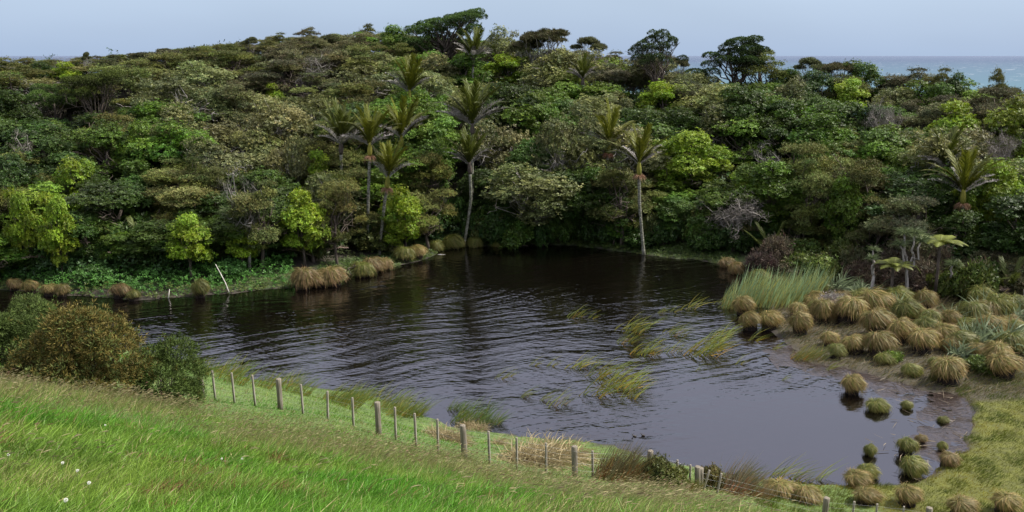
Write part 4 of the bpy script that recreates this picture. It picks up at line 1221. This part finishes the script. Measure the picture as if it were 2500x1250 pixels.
# ---- brown and green shrubs by the fence and right bank
random.seed(51)
for code, px, py, w, h_, c, lab in [
        ('y', 1600, 1178, .8, .9, (.10, .11, .035), 'creeper shrub clinging to a fence post'), ('y', 1640, 1188, .8, .7, (.11, .12, .03), 'low green shrub right of the creeper-covered post'),
        ('y', 1735, 1192, .65, .8, (.10, .085, .03), 'small shrub over the pair of corner posts'), 
        ('h', 2030, 770, 1.7, 1.2, (.22, .195, .18), 'grey twiggy low shrub between reed bed and tussocks'), ('h', 2205, 725, 2.4, 1.7, (.085, .062, .045), 'brown shrub at the foot of the forked cabbage tree'),
        ('h', 2110, 702, 2.2, 1.6, (.09, .066, .045), 'brown shrub behind the flax left of the cabbage trees'), ('h', 1862, 668, 2.0, 1.5, (.07, .05, .04), 'dark brown shrub above the reed bed'),
        ('y', 2175, 885, .8, .6, (.13, .19, .03), 'bright green low shrub at the front of the tussock bed'), ('y', 2395, 905, 1.1, .7, (.09, .125, .025), 'low green shrub beside the large front tussock'),
        ('h', 2440, 700, 3.0, 1.8, (.095, .07, .055), 'wide brown twiggy shrub near the right edge'), ('y', 560, 676, 2.0, 1.2, (.045, .11, .025), 'green leafy shrub on the left bank under the leaning branch'),
        ('y', 235, 690, 2.2, 1.2, (.05, .11, .025), 'green leafy shrub on the left bank beside young palm'), ('y', 1505, 780, .01, .01, None, None)]:
    if lab is None: continue
    x, y, z = on_ground(px, py)
    plant(code, x, y, z - .05, w, h_, color=c, label=lab)

random.seed(77)
for i in range(34):
    px = random.uniform(1890, 2530); py = np.interp(px, [1890, 2100, 2300, 2530], [665, 705, 735, 745]) - random.uniform(0, 45)
    x, y, z = on_ground(px, py)
    code = random.choice('hyyh')
    c = random.choice([(.085, .068, .045), (.10, .085, .05), (.075, .075, .035)]) if code == 'h' else random.choice([(.045, .075, .014), (.075, .10, .02), (.09, .12, .025)])
    plant(code, x, y, z - .05, random.uniform(1.4, 2.8), random.uniform(1.0, 2.3), color=c)
# ================================================================== gorse bushes in front
def gorse_mesh(seed, shape, flowers):
    rs = np.random.default_rng(seed); mb, tr = MB(), MB(); lobes = []
    rx, ry, rz = shape
    for i in range(64):
        d = unit(rs.normal(0, 1, 3)); d[2] = abs(d[2])
        rr = rs.uniform(.24, .62) * min(1, rz / 2.2 + .3)
        lobes.append((d * np.array([rx, ry, rz]) * rs.uniform(.6, 1.14), np.array([rr, rr, rr * .8])))
    lobes.append((np.array([0, 0, rz * .35]), np.array([rx, ry, rz * .6]) * .8))
    for i, (c, r) in enumerate(lobes):
        core = i == len(lobes) - 1
        P, D = scatter_lobe(c, r, int((330 if not core else 90) * r[0] * r[1] / .25), rs, -.3, (.72, 1.1))
        P, D = cull_inside(P, D, lobes[:-1], i, .8)
        if len(P) == 0: continue
        ok = P[:, 2] > -.3; P, D = P[ok], D[ok]
        D = unit(D + np.array([.25, 0, .55]))
        patch = rs.random() < flowers
        k = rs.random((len(P), 1)) * (.55 if patch else 1.15)
        col = np.where(k < .42 * flowers + .02, [1.55, .98, .95], np.where(k < .435 * flowers, [3.2, 2.0, .4], [1, 1, 1])) * rs.uniform(.6, 1.35, (len(P), 1)) * rs.uniform(.85, 1.15)
        P = P + (rs.random((len(P), 1)) < .12) * D * rs.uniform(0, .3, (len(P), 1))
        rosettes(mb, P, D, 5, .135, .027, .85, rs, np.clip(col, .1, 6), .35)
        tr.tube(limb_path((rs.normal(0, .2), rs.normal(0, .2), -.4), c, rs, .15, 4), np.linspace(.04, .015, 4), 4, cap=False)
    return mb.mesh('gorse_foliage', M_FINE), tr.mesh('gorse_stems', M_BARK, False, True)
for px, py, Y, shp, fl, c, lab in [(20, 905, 30, (2.3, 1.6, 2.95), .03, (.060, .088, .020), 'dark green gorse bush at the left edge behind the browned one'),
                                    (200, 960, 25.0, (1.78, 1.45, 2.35), .85, (.070, .088, .022), 'large gorse bush browned with spent flowers beside the grass slope'),
                                    (408, 975, 26.6, (.66, .8, 1.65), .05, (.058, .088, .018), 'small green gorse bush next to the first fence post')]:
    x = ray(px, py)[0] * Y; z = gz1(x, Y)
    ztop = EYE + ray(px, {20: 740, 200: 765, 408: 842}[px])[1] * Y
    f, st = gorse_mesh(int(px), (shp[0], shp[1], max(ztop - z - .35, 1.0)), fl)
    root = thing('gorse_bush', (x, Y, z))
    link('stems', st, root); link('foliage', f, root, c)
    tag(root, lab, 'bush', 'gorse bushes')

# ================================================================== fence
POSTS = [(487, 897, 'p'), (520, 903, 'b'), (567, 909, 'b'), (618, 915, 'b'), (680, 924, 'p'), (736, 939, 'b'), (797, 955, 'b'), (860, 970, 'b'), (922, 982, 'p'), (964, 993, 'b'),
         (1014, 1009, 'b'), (1068, 1022, 'b'), (1133, 1037, 'p'), (1195, 1052, 'b'), (1262, 1067, 'b'), (1334, 1082, 'b'), (1405, 1090, 'p'), (1449, 1100, 'b'), (1547, 1102, 'b'), (1587, 1100, 'p'),
         (1655, 1122, 'b'), (1686, 1133, 'b'), (1713, 1142, 'p'), (2015, 1213, 'p'), (2083, 1224, 'b'), (2143, 1229, 'b'), (2206, 1236, 'b'), (2272, 1240, 'p')]
x0, y0, z0 = on_ground(922, 1062)
fence = thing('fence', (x0, y0, z0))
tag(fence, 'weathered post, batten and wire fence between grass slope and pond', 'fence')
random.seed(9)
def post_mesh(r, h_, sides, rough, seed):
    rs = np.random.default_rng(seed); mb = MB()
    P = np.array([(0, 0, -.4), (0, 0, h_ * .4), (0, 0, h_ * .8), (0, 0, h_ - .015), (0, 0, h_)])
    mb.tube(P, [r * 1.04, r, r * .98, r * .97, r * .86], sides)
    mb.V[0] = mb.V[0] + rs.normal(0, rough, mb.V[0].shape) * [1, 1, .2]
    return mb.mesh('post', M_WOOD if sides > 4 else M_BATTEN, False, False)
PM = [post_mesh(.098, 1.2, 10, .005, i) for i in range(3)]
BM = [post_mesh(.040, 1.12, 4, .002, i) for i in range(3)]
wire_pts = []
for i, (px, pt, k) in enumerate(POSTS):
    h_ = 1.2 if k == 'p' else 1.12
    Y = np.arange(22.0, 33, .05)
    dx, dz = ray(px, pt)
    lim = 24 if px < 1900 else 22
    f = EYE + dz * Y - gz(dx * Y, Y) - h_
    want = np.interp(px, [487, 680, 922, 1133, 1405, 1587, 1720, 2015, 2275], [30, 29.3, 27, 26, 26, 26.6, 26.5, 25.4, 24.7])
    x = dx * want; y = want; zt = EYE + dz * want; zg = gz1(x, y)
    o = link('post' if k == 'p' else 'batten', (PM if k == 'p' else BM)[i % 3], fence)
    o.location = (x - x0, y - y0, zt - h_ - z0)
    if zt - h_ > zg: o.scale = (1, 1, 1)
    o.rotation_euler = (random.uniform(-.03, .03), random.uniform(-.035, .035), random.uniform(-.4, .4) if k == 'p' else R(30) + random.uniform(-.2, .2))
    wire_pts.append((x - x0, y - y0, zt - h_ - z0, h_))
for px, pt, ang in [(1738, 1152, .32), (1702, 1146, -.05), (1765, 1160, .2)]:
    want = 26.2; dx, dz = ray(px, pt)
    o = link('batten', BM[0] if px != 1702 else PM[1], fence)
    o.location = (dx * want - x0 - math.sin(ang) * 1.1, want - y0, EYE + dz * want - 1.08 - z0); o.rotation_euler = (0, ang, .5)
for hh_ in (.18, .42, .66, .88, 1.05):
    mb = MB()
    P = []
    for (a, b2) in zip(wire_pts[:-1], wire_pts[1:]):
        P.append((a[0], a[1] - .06, a[2] + hh_)); P.append(((a[0] + b2[0]) / 2, (a[1] + b2[1]) / 2 - .06, (a[2] + b2[2]) / 2 + hh_ - .012))
    b2 = wire_pts[-1]; P.append((b2[0], b2[1] - .06, b2[2] + hh_))
    P.append((b2[0] + 6, b2[1] - 1, b2[2] + hh_ - .2))
    mb.tube(np.array(P), np.full(len(P), .0022), 4, cap=False)
    link('wire', mb.mesh('wire', M_WIRE, False), fence)

# ================================================================== fallen branches, sticks, ducks, flowers
def stick(pix, rad, label, Y=None, name='branch', mat=None, twigs=0, seed=1, z=0):
    rs = np.random.default_rng(seed)
    bx, by, bz = on_ground(*pix[0])
    P = []
    for i, (a, c) in enumerate(pix):
        yy = by if Y is None else by + Y * i / (len(pix) - 1)
        P.append(at_y(a, c, yy))
    P = np.array(P) - np.array([bx, by, bz]); mb = MB()
    P[0, 2] = min(P[0, 2], -.12)
    mb.tube(P, np.linspace(rad, rad * .4, len(P)), 6)
    for q in range(twigs):
        s_ = P[rs.integers(0, len(P))]
        mb.tube(limb_path(s_, s_ + unit(rs.normal(0, 1, 3) + [0, 0, .4]) * rs.uniform(.3, .9), rs, .3, 4), np.linspace(rad * .4, rad * .15, 4), 4, cap=False)
    o = link(name, mb.mesh(name, mat or M_BLEACH, False, True)); o.location = (bx, by, bz)
    tag(o, label, 'branch', 'bare branches')
stick([(562, 718), (550, 690), (537, 665), (526, 645)], .04, 'long white dead branch slanting from the left bank into the water', .9)
stick([(410, 730), (414, 706)], .05, 'short white stick standing in the water at the left bank', .1)
stick([(424, 738), (428, 733), (421, 731)], .03, 'small curved twig floating by the short white stick')
stick([(1440, 613), (1465, 612), (1500, 615)], .09, 'pale driftwood log at the far shore', .3, 'log', None, 3, 2)
stick([(1245, 603), (1270, 598), (1300, 602)], .08, 'brown driftwood snag right of the waterside palm', .3, 'log', M_BARK, 6, 3)
stick([(1165, 623), (1178, 621), (1190, 624)], .04, 'thin pale branch floating off the waterside palm')
stick([(1060, 620), (1075, 621), (1090, 622)], .035, 'thin branch floating by the small shore tussocks')
stick([(840, 678), (850, 655), (872, 650)], .05, 'dark bare snag between tussocks on the left shore', .3, 'branch', M_BARK, 9, 5)
stick([(2440, 755), (2460, 740), (2480, 742), (2500, 738)], .05, 'white bare branch lying over flax at the right edge', .2, 'branch', None, 6, 6)
stick([(1890, 850), (1898, 842), (1906, 846)], .04, 'broken pale reed stem before the tussock bed')
stick([(2160, 985), (2200, 1005)], .03, 'pale stick lying on the mud between small tussocks', -.8)
stick([(248, 345), (252, 325), (246, 315)], .1, 'white broken branch end showing in the left wood', .2)

def duck(px, py, label, s=1.0):
    x, y = at_z(px, py, 0)
    mb = MB()
    P = np.array([(-.30, 0, .10), (-.22, 0, .09), (-.10, 0, .07), (.06, 0, .07), (.17, 0, .10), (.20, 0, .19), (.21, 0, .26), (.25, 0, .30), (.30, 0, .29), (.36, 0, .275), (.39, 0, .272)])
    mb.tube(P, [.015, .06, .11, .12, .085, .045, .042, .055, .05, .02, .012], 8)
    me = mb.mesh('duck', M_DUCK, False, True)
    o = link('duck', me); o.location = (x, y, 0); o.rotation_euler = (0, 0, R(165)); o.scale = (s * .32,) * 3
    tag(o, label, 'duck', 'ducks on the pond')
duck(1549, 1066, 'dark duck swimming near the fence, the left of two')
duck(1570, 1064, 'dark duck swimming near the fence, the right of two', .9)

FLW = MB(); rs_ = np.random.default_rng(2)
pd = unit(rs_.normal(0, 1, (90, 3)) + [0, 0, .5])
rosettes(FLW, pd * .010, pd, 3, .014, .006, .4, rs_, np.ones((90, 3)), .1)
FLW_ME = FLW.mesh('flower_head', M_PETAL)
STM = MB(); STM.tube([(0, 0, -.02), (.01, 0, .12), (.02, 0, .23)], [.002, .002, .0015], 5, (1, 1, 1)); STM_ME = STM.mesh('stem', M_BLADE)
for px, py, lab in [(253, 1038, 'white clover head high on the left of the grass slope'), (15, 1110, 'white clover head at the left picture edge'), (147, 1130, 'pale clover head right of the one at the edge'), (183, 1149, 'large white clover head low on the left'),
                    (210, 1179, 'white clover head below the large low one'), (537, 1120, 'white clover head, left of the pair mid-slope'), (587, 1120, 'white clover head, right of the pair mid-slope'), (152, 1221, 'lowest white clover head at the bottom left')]:
    x, y, z = on_ground(px, py, .23)
    root = thing('clover_flower', (x, y, z))
    link('stem', STM_ME, root, (.09, .14, .03)); o = link('flower_head', FLW_ME, root); o.location = (.02, 0, .23); o.scale = (.32,) * 3
    tag(root, lab, 'flower', 'clover flowers in the grass')

# ================================================================== grass and other ground cover
def sample(n_, xr, yr, f=None):
    x = rng.uniform(*xr, n_); y = rng.uniform(*yr, n_)
    return x, y
def seedy(px, py, x, y):
    """how much of the grass is tall, browned and in seed"""
    v = np.exp(-((py - (945 + np.clip(px, 0, 500) * .10)) / 42) ** 2) * sstep(620, 350, px) * 1.1
    v += np.exp(-((py - (1075 + (px - 650) * .12)) / 26) ** 2) * sstep(420, 600, px) * sstep(1350, 1150, px) * .9
    v += np.exp(-((py - (1178 + (px - 1400) * .11)) / 30) ** 2) * sstep(1000, 1200, px) * sstep(1800, 1650, px) * 1.0
    v += .35 * sstep(1100, 1500, px) * sstep(1150, 1200, py)
    v += .25 * sstep(.62, .8, vnoise(x, y, .5, 7))
    return np.clip(v, 0, 1.2)

def hill_grass():
    mb = MB()
    for (y0, y1, n_, L, W) in [(3.2, 8.0, 140000, .135, .0072), (8.0, 14, 120000, .15, .0105), (14, 22, 90000, .15, .016), (22, 29, 70000, .11, .02), (29, 40, 70000, .13, .026)]:
        y = rng.uniform(y0, y1, n_); x = rng.uniform(-1, 1, n_) * (y * .62 + 2.0)
        s = shore_dist(x, y)
        z = gz(x, y)
        px, py = project(x, y, z)
        fy = np.interp(px, [487, 680, 922, 1133, 1405, 1587, 1720, 1850], [45, 42, 38, 36, 33, 31, 30, 28])
        ok = (s > .15) & (y < fy) & (z > .06) & (px < 2050) & (py < 1330)
        x, y, z, px, py = x[ok], y[ok], z[ok], px[ok], py[ok]; N = len(x)
        sd_ = seedy(px, py, x, y)
        pn = vnoise(x, y, 1.3, 3); pn2 = vnoise(x, y, .45, 5)
        d = unit(np.c_[rng.normal(.12, .38, N), rng.normal(0, .38, N), np.ones(N)])
        green = np.array([.135, .275, .027]); lush = np.array([.090, .235, .018]); yel = np.array([.25, .28, .055]); tan = np.array([.38, .32, .15]); olive = np.array([.19, .21, .055])
        c = green + (lush - green) * sstep(.4, .7, pn)[:, None] + (yel - green) * (sstep(.5, .8, pn2) * .45)[:, None]
        k = rng.random(N)
        c = np.where((k < .25 + .5 * sd_)[:, None] & (sd_ > .2)[:, None], olive, c)
        c = np.where((k < .05 + .30 * sd_)[:, None], tan, c) * rng.uniform(.7, 1.3, (N, 1)) * (.8 + .4 * vnoise(x, y, 3.2, 14))[:, None]
        c = np.where(((vnoise(x, y, 2.2, 15) > .86) & (rng.random(N) < .5))[:, None], np.array([.21, .11, .05]), c)
        l_ = L * rng.uniform(.5, 1.3, N) * (.65 + .75 * vnoise(x, y, 4.5, 12)) * (1 + (.7 if y0 < 20 else .2) * sd_ + .5 * sstep(.55, .8, pn))
        blades(mb, np.c_[x, y, z - .01], d, l_, W * rng.uniform(.7, 1.3, N), np.c_[rng.uniform(-.1, .5, N), rng.normal(0, .25, N), -rng.uniform(.05, .5, N)], 2 if y0 < 9 else 1, rng, c * [.8, .85, .8], c)
    return mb
o = link('hillside_grass', hill_grass().mesh('hillside_grass', M_BLADE))
tag(o, 'lush wind-blown grass covering the near slope', 'grass', kind='stuff')

def seed_heads():
    mb = MB(); n_ = 90000
    y = 5 + (rng.random(n_) ** .8) * 21; x = rng.uniform(-1, 1, n_) * (y * .62 + 1)
    z = gz(x, y); px, py = project(x, y, z); s = shore_dist(x, y)
    sd_ = seedy(px, py, x, y)
    clump = sstep(.35, .65, vnoise(x, y, 1.1, 9))
    ok = (rng.random(n_) < (.012 + .34 * sd_ * clump * np.interp(y, [5, 10, 20], [.6, 1, 1]))) & (s > 1) & (z > .9) & (px < 1800) & (py < 1340)
    x, y, z = x[ok], y[ok], z[ok]; N = len(x)
    p = np.c_[x, y, z]
    d = unit(np.c_[rng.normal(.35, .18, N), rng.normal(0, .15, N), np.ones(N)])
    l_ = rng.uniform(.30, .55, N); bend = np.c_[rng.uniform(.25, .6, N), rng.normal(0, .1, N), -rng.uniform(.05, .25, N)]
    w = np.interp(y, [5, 12, 26], [.0035, .006, .011])
    stem = np.tile([.24, .23, .09], (N, 1)) * rng.uniform(.7, 1.2, (N, 1))
    blades(mb, p, d, l_, w, bend, 3, rng, stem, stem * 1.1)
    tip = p + l_[:, None] * (d + bend)
    hd = unit(d * .8 + bend * 1.7)
    k = rng.random((N, 1))
    hc = np.where(k < .72, [.40, .34, .18], np.where(k < .92, [.22, .17, .10], [.26, .14, .10])) * rng.uniform(.75, 1.2, (N, 1))
    hl = rng.uniform(.06, .11, N)
    for r_ in range(2):
        blades(mb, tip - hd * .01, hd, hl * .9, w * 1.2 + .003, np.c_[np.zeros((N, 2)), -rng.uniform(.1, .4, N)], 3, rng, hc, hc)
    return mb
o = link('grass_seed_heads', seed_heads().mesh('grass_seed_heads', M_BLADE))
tag(o, 'straw-coloured nodding seed heads over the grass slope', 'grass', kind='stuff')

def marsh_grass():
    mb = MB(); n_ = 210000
    y = rng.uniform(21, 41, n_); x = rng.uniform(8, 32, n_)
    s = shore_dist(x, y); z = gz(x, y); px, py = project(x, y, z)
    ok = (s > .05) & (z < 1.3) & (px > 1700) & (px < 2650) & (py < 1330) & ((y < 36.5) | (px > 2330)) & (py > 893)
    x, y, z, px, py, s = x[ok], y[ok], z[ok], px[ok], py[ok], s[ok]; N = len(x)
    a = vnoise(x, y, .55, 4); b_ = vnoise(x, y, 1.6, 6)
    c = np.array([.115, .125, .004]) + (np.array([.23, .19, .004]) - np.array([.115, .125, .004])) * sstep(.45, .75, a)[:, None]
    gm = (sstep(.45, .75, b_) * .75)[:, None]; c = c * (1 - gm) + np.array([.065, .105, .008]) * gm
    c = np.where((rng.random(N) < .05)[:, None], [.30, .25, .12], c) * rng.uniform(.7, 1.25, (N, 1))
    d = unit(np.c_[rng.normal(.25, .35, N), rng.normal(0, .35, N), np.ones(N)])
    l_ = (.09 + .12 * sstep(.5, .75, b_) + .12 * (rng.random(N) < .1)) * rng.uniform(.6, 1.3, N)
    blades(mb, np.c_[x, y, z - .02], d, l_, rng.uniform(.018, .035, N), np.c_[rng.uniform(.1, .5, N), rng.normal(0, .2, N), -rng.uniform(.05, .4, N)], 1, rng, c * .85, c)
    return mb
o = link('marsh_grass', marsh_grass().mesh('marsh_grass', M_BLADE))
tag(o, 'yellow-green marsh grass and moss at the bottom right shore', 'grass', kind='stuff')

def bed_grass():
    mb = MB(); n_ = 64000
    y = rng.uniform(36, 62, n_); x = rng.uniform(10, 42, n_)
    s = shore_dist(x, y); z = gz(x, y); px, py = project(x, y, z)
    ok = (s > .2) & (z < 2.0) & (px > 1780) & (px < 2620) & (py < 965)
    x, y, z = x[ok], y[ok], z[ok]; N = len(x)
    k = rng.random((N, 1)); v = sstep(.4, .7, vnoise(x, y, .5, 8))[:, None]
    c = np.where(k < .45 + .2 * v, [.19, .15, .06], np.where(k < .8, [.10, .12, .032], [.24, .20, .11])) * rng.uniform(.6, 1.25, (N, 1))
    d = unit(np.c_[rng.normal(.4, .35, N), rng.normal(0, .3, N), np.ones(N)])
    blades(mb, np.c_[x, y, z - .02], d, rng.uniform(.16, .48, N) * np.interp(y, [44, 54], [1, 1.7]), rng.uniform(.02, .035, N), np.c_[rng.uniform(.2, .6, N), rng.normal(0, .2, N), -rng.uniform(.1, .6, N)], 2, rng, c * .75, c)
    return mb
o = link('sedge_grass', bed_grass().mesh('sedge_grass', M_BLADE))
tag(o, 'rough brown and olive sedge between the tussocks on the right', 'sedge', kind='stuff')

def bank_herbs():
    mb = MB(); n_ = 64000
    x = rng.uniform(-48, 30, n_); y = rng.uniform(54, 74, n_)
    s = shore_dist(x, y); z = gz(x, y); px, py = project(x, y, z)
    ok = (s > .05) & (s < np.where(px < 720, 4.6, 2.6)) & (px < 1800)
    x, y, z, px, s = x[ok], y[ok], z[ok], px[ok], s[ok]; N = len(x)
    tall = np.where(px < 720, .85, .22) * sstep(0, 1.2, s) + .06
    P = np.c_[x, y, z + rng.random(N) * tall * (0.6 + .8 * vnoise(x, y, .8, 3))]
    D = np.tile([0.1, -.15, 1.0], (N, 1))
    lush = np.where((px < 720)[:, None], [.058, .150, .026], [.050, .085, .018])
    lush = np.where((s < .9)[:, None] & (rng.random((N, 1)) < .6), [.075, .10, .022], lush)
    rosettes(mb, P, D, 5, .15, .07, .3, rng, lush * rng.uniform(.6, 1.4, (N, 1)), .35)
    return mb
o = link('bank_herbs', bank_herbs().mesh('bank_herbs', M_LEAF))
tag(o, 'deep green leafy herbs covering the far bank', 'herbs', kind='stuff')

def undergrowth():
    mb = MB(); n_ = 50000
    y = 54 + 58 * rng.random(n_) ** 1.6; x = rng.uniform(-.64, .64, n_) * y
    px, py = project(x, y, 5.0)
    e_ = np.interp(px, RPX, REDGE); r_ = np.interp(px, RPX, RY)
    ok = (y > e_ + .8) & (y < r_ + 3)
    x, y = x[ok], y[ok]; N = len(x); z = gz(x, y)
    P = np.c_[x, y, z + rng.random(N) * (.3 + 3.2 * vnoise(x, y, .35, 2) ** 1.5)]
    D = np.tile([0., -.2, 1.0], (N, 1)); k = vnoise(x, y, .25, 11)[:, None]
    c = np.where(k < .5, [.035, .075, .022], [.06, .075, .028]) * rng.uniform(.5, 1.4, (N, 1))
    rosettes(mb, P, D, 4, .30, .15, .3, rng, c, .5)
    return mb
o = link('undergrowth', undergrowth().mesh('undergrowth', M_LEAF))
tag(o, 'dark leafy undergrowth filling the wood between the trees', 'undergrowth', kind='stuff')

# ---- wet mud flat on the right
def mud():
    xs = np.arange(13.0, 25.5, .25); ys = np.arange(27.5, 45, .25)
    X, Yg = np.meshgrid(xs, ys); s = shore_dist(X, Yg)
    hgt = .03 - .085 * sstep(0, 3.4, -s) + (vnoise(X, Yg, 1.5, 2) - .5) * .07 + (vnoise(X, Yg, 4, 3) - .5) * .035
    hgt = np.where((Yg < 33) , hgt - .06 * sstep(33, 30, Yg), hgt)
    V = np.c_[X.ravel(), Yg.ravel(), hgt.ravel()]
    k = len(xs); i, j = np.meshgrid(np.arange(len(ys) - 1), np.arange(k - 1), indexing='ij')
    F = np.stack([i * k + j, i * k + j + 1, (i + 1) * k + j + 1, (i + 1) * k + j], -1).reshape(-1, 4)
    F = F[(s.ravel()[F].max(1) < .5) & (hgt.ravel()[F].max(1) > -.02)]
    return V, F
m, n, l, b = mat_new('wet_mud')
ns = n.new('ShaderNodeTexNoise'); ns.inputs['Scale'].default_value = 5; ns.inputs['Detail'].default_value = 8
tc = n.new('ShaderNodeTexCoord'); l.new(tc.outputs['Object'], ns.inputs['Vector'])
rp = n.new('ShaderNodeValToRGB'); rp.color_ramp.elements[0].position = .35; rp.color_ramp.elements[0].color = (.012, .008, .007, 1); rp.color_ramp.elements[1].position = .75; rp.color_ramp.elements[1].color = (.045, .033, .028, 1)
l.new(ns.outputs['Fac'], rp.inputs[0]); l.new(rp.outputs[0], b.inputs['Base Color'])
bp = n.new('ShaderNodeBump'); bp.inputs['Strength'].default_value = .5; bp.inputs['Distance'].default_value = .05
l.new(ns.outputs['Fac'], bp.inputs['Height']); l.new(bp.outputs[0], b.inputs['Normal']); b.inputs['Roughness'].default_value = .22
V, F = mud()
tag(link('mud_flat', make_mesh('mud_flat', V, F, m, None, True)), 'wet dark mud flat among the small tussocks', 'mud', kind='structure')

def litter():
    mb = MB(); n_ = 1500
    x = rng.uniform(14, 24.5, n_); y = rng.uniform(28, 44, n_); q = shore_dist(x, y)
    ok = (q < .3) & (q > -3.2) & (rng.random(n_) < np.exp(-np.abs(q) * .6)); x, y = x[ok], y[ok]; N = len(x)
    d = unit(np.c_[rng.normal(0, 1, (N, 2)), rng.uniform(0, .12, N)])
    c = np.array([.20, .16, .11]) * rng.uniform(.3, 1.5, (N, 1))
    blades(mb, np.c_[x, y, np.full(N, .055)], d, rng.uniform(.15, .7, N), rng.uniform(.015, .035, N), np.c_[rng.normal(0, .2, (N, 2)), -.05 * np.ones(N)], 2, rng, c, c)
    return mb
tag(link('reed_litter', litter().mesh('reed_litter', M_BLADE)), 'broken dead reed stems strewn over mud and shallows', 'litter', kind='stuff')

# ================================================================== labels that single out each plant
LAND = [(40, 'the left edge'), (150, 'the lumpy conifer'), (260, 'the flat-capped conifer'), (370, 'the left young palm'), (455, 'the bright left-bank tree'), (590, 'the bare grey tree'),
        (735, 'the tussock pair'), (832, 'the leftmost cluster palm'), (925, 'the leaning palm'), (1000, 'the high palm'), (1085, 'the wedge conifer'), (1148, 'the waterside palm'),
        (1265, 'the driftwood snag'), (1345, 'the tall umbrella tree'), (1430, 'the small high palm'), (1490, 'the orange-bearded palm'), (1565, 'the lone shore palm'), (1640, 'the fan-limbed conifer'),
        (1735, 'the round bright tree'), (1805, 'the tiered conifer'), (1900, 'the reed bed'), (1975, 'the slim umbrella tree'), (2045, 'the grey-green flax'), (2140, 'the brown cabbage tree'),
        (2220, 'the forked cabbage tree'), (2310, 'the twin palms'), (2390, 'the dark young palm'), (2470, 'the right edge')]
LX = np.array([a for a, _ in LAND])
def band(p):
    f = (p['y'] - np.interp(p['px'], RPX, REDGE)) / (np.interp(p['px'], RPX, RY) - np.interp(p['px'], RPX, REDGE))
    return 'at the shore' if f < .15 else 'low on the slope' if f < .4 else 'mid-slope' if f < .66 else 'high on the slope' if f < .9 else 'on the skyline'
ORD = ['', 'first', 'second', 'third', 'fourth', 'fifth', 'sixth', 'seventh', 'eighth', 'ninth', 'tenth', 'eleventh', 'twelfth', 'thirteenth', 'fourteenth', 'fifteenth', 'sixteenth', 'seventeenth', 'eighteenth', 'nineteenth', 'twentieth']
bag = {}
for p in PLANTED:
    if p['label']:
        tag(p['o'], p['label'], p['cat']); continue
    i = int(np.argmin(abs(LX - p['px'])))
    off = p['px'] - LX[i]
    rel = 'in line with' if abs(off) < 18 else ('right of' if off > 0 else 'left of')
    if 'edge' in LAND[i][1]: rel = 'near'
    bag.setdefault((p['words'], band(p), rel + ' ' + LAND[i][1]), []).append(p)
GROUPS = {'broadleaf_tree': 'broadleaf trees of the hillside wood', 'tea_tree': 'fine-leaved trees of the hillside wood', 'daisy_tree': 'grey-green trees of the hillside wood', 'dead_tree': 'bare twiggy trees', 'shrub': 'shrubs'}
for (w, bd, rel), ps in bag.items():
    ps.sort(key=lambda q: q['y'])
    for k, p in enumerate(ps):
        pre = '' if len(ps) == 1 else ('nearer ' if k == 0 else 'farther ') if len(ps) == 2 else ORD[min(k + 1, 20)] + '-nearest '
        tag(p['o'], pre + w + ' ' + bd + ', ' + rel, p['cat'])
for p in PLANTED:
    nm = p['o'].name.split('.')[0]
    if nm in GROUPS: p['o']['group'] = GROUPS[nm]

def row_labels(items, key):
    groups = {}
    for it in items: groups.setdefault(key(it), []).append(it)
    for k, its in groups.items():
        its.sort(key=lambda q: q['px'])
        for i, it in enumerate(its):
            it['label'] = k if len(its) == 1 else ('leftmost ' if i == 0 else 'rightmost ' if i == len(its) - 1 else ORD[i + 1] + '-from-left ' if i < 15 else ORD[min(len(its) - i, 20)] + '-from-right ') + k
def tus_key(t):
    c = {'t': 'tan', 'g': 'greenish', 'b': 'brown'}[t['kind']]
    sz = 'small' if t['w'] < 55 else 'large' if t['w'] > 95 else 'rounded'
    px, py = t['px'], t['py']
    pl = 'on the far left bank' if px < 600 else 'at the left shore below the palms' if px < 1300 else 'by the pond corner at far right' if px < 1870 and py < 700 else \
         'at the bottom by the marsh' if py > 1175 else 'standing in shallow water bottom right' if py > 950 else 'at the water side of the tussock bed' if py > 840 else 'in the middle of the tussock bed' if py > 785 else 'at the back of the tussock bed'
    return f'{sz} {c} tussock {pl}'
row_labels(TUSSOCKS, tus_key)
for t in TUSSOCKS: tag(t['o'], t['label'], 'tussock', 'tussocks around the pond')
def reed_key(t):
    w, px, py = t['words'], t['px'], t['py']
    if w.startswith('wind-bent green'):
        pl = ' by the near bank' if py > 1100 else ' near the tussock bed' if px > 1690 else ' out on the pond, upper patch' if py < 800 else ' out on the pond, middle patch' if py < 875 else ' out on the pond, lower patch'
        return 'wind-bent green reed clump' + pl
    return w
row_labels(REEDS, reed_key)
for t in REEDS: tag(t['o'], t['label'], t['cat'], 'sedge clumps' if t['cat'] == 'sedge' else 'reed clumps')
print('planted', len(PLANTED), 'objects', len(bpy.data.objects), 'tris', sum(len(m_.polygons) * 2 for m_ in bpy.data.meshes))
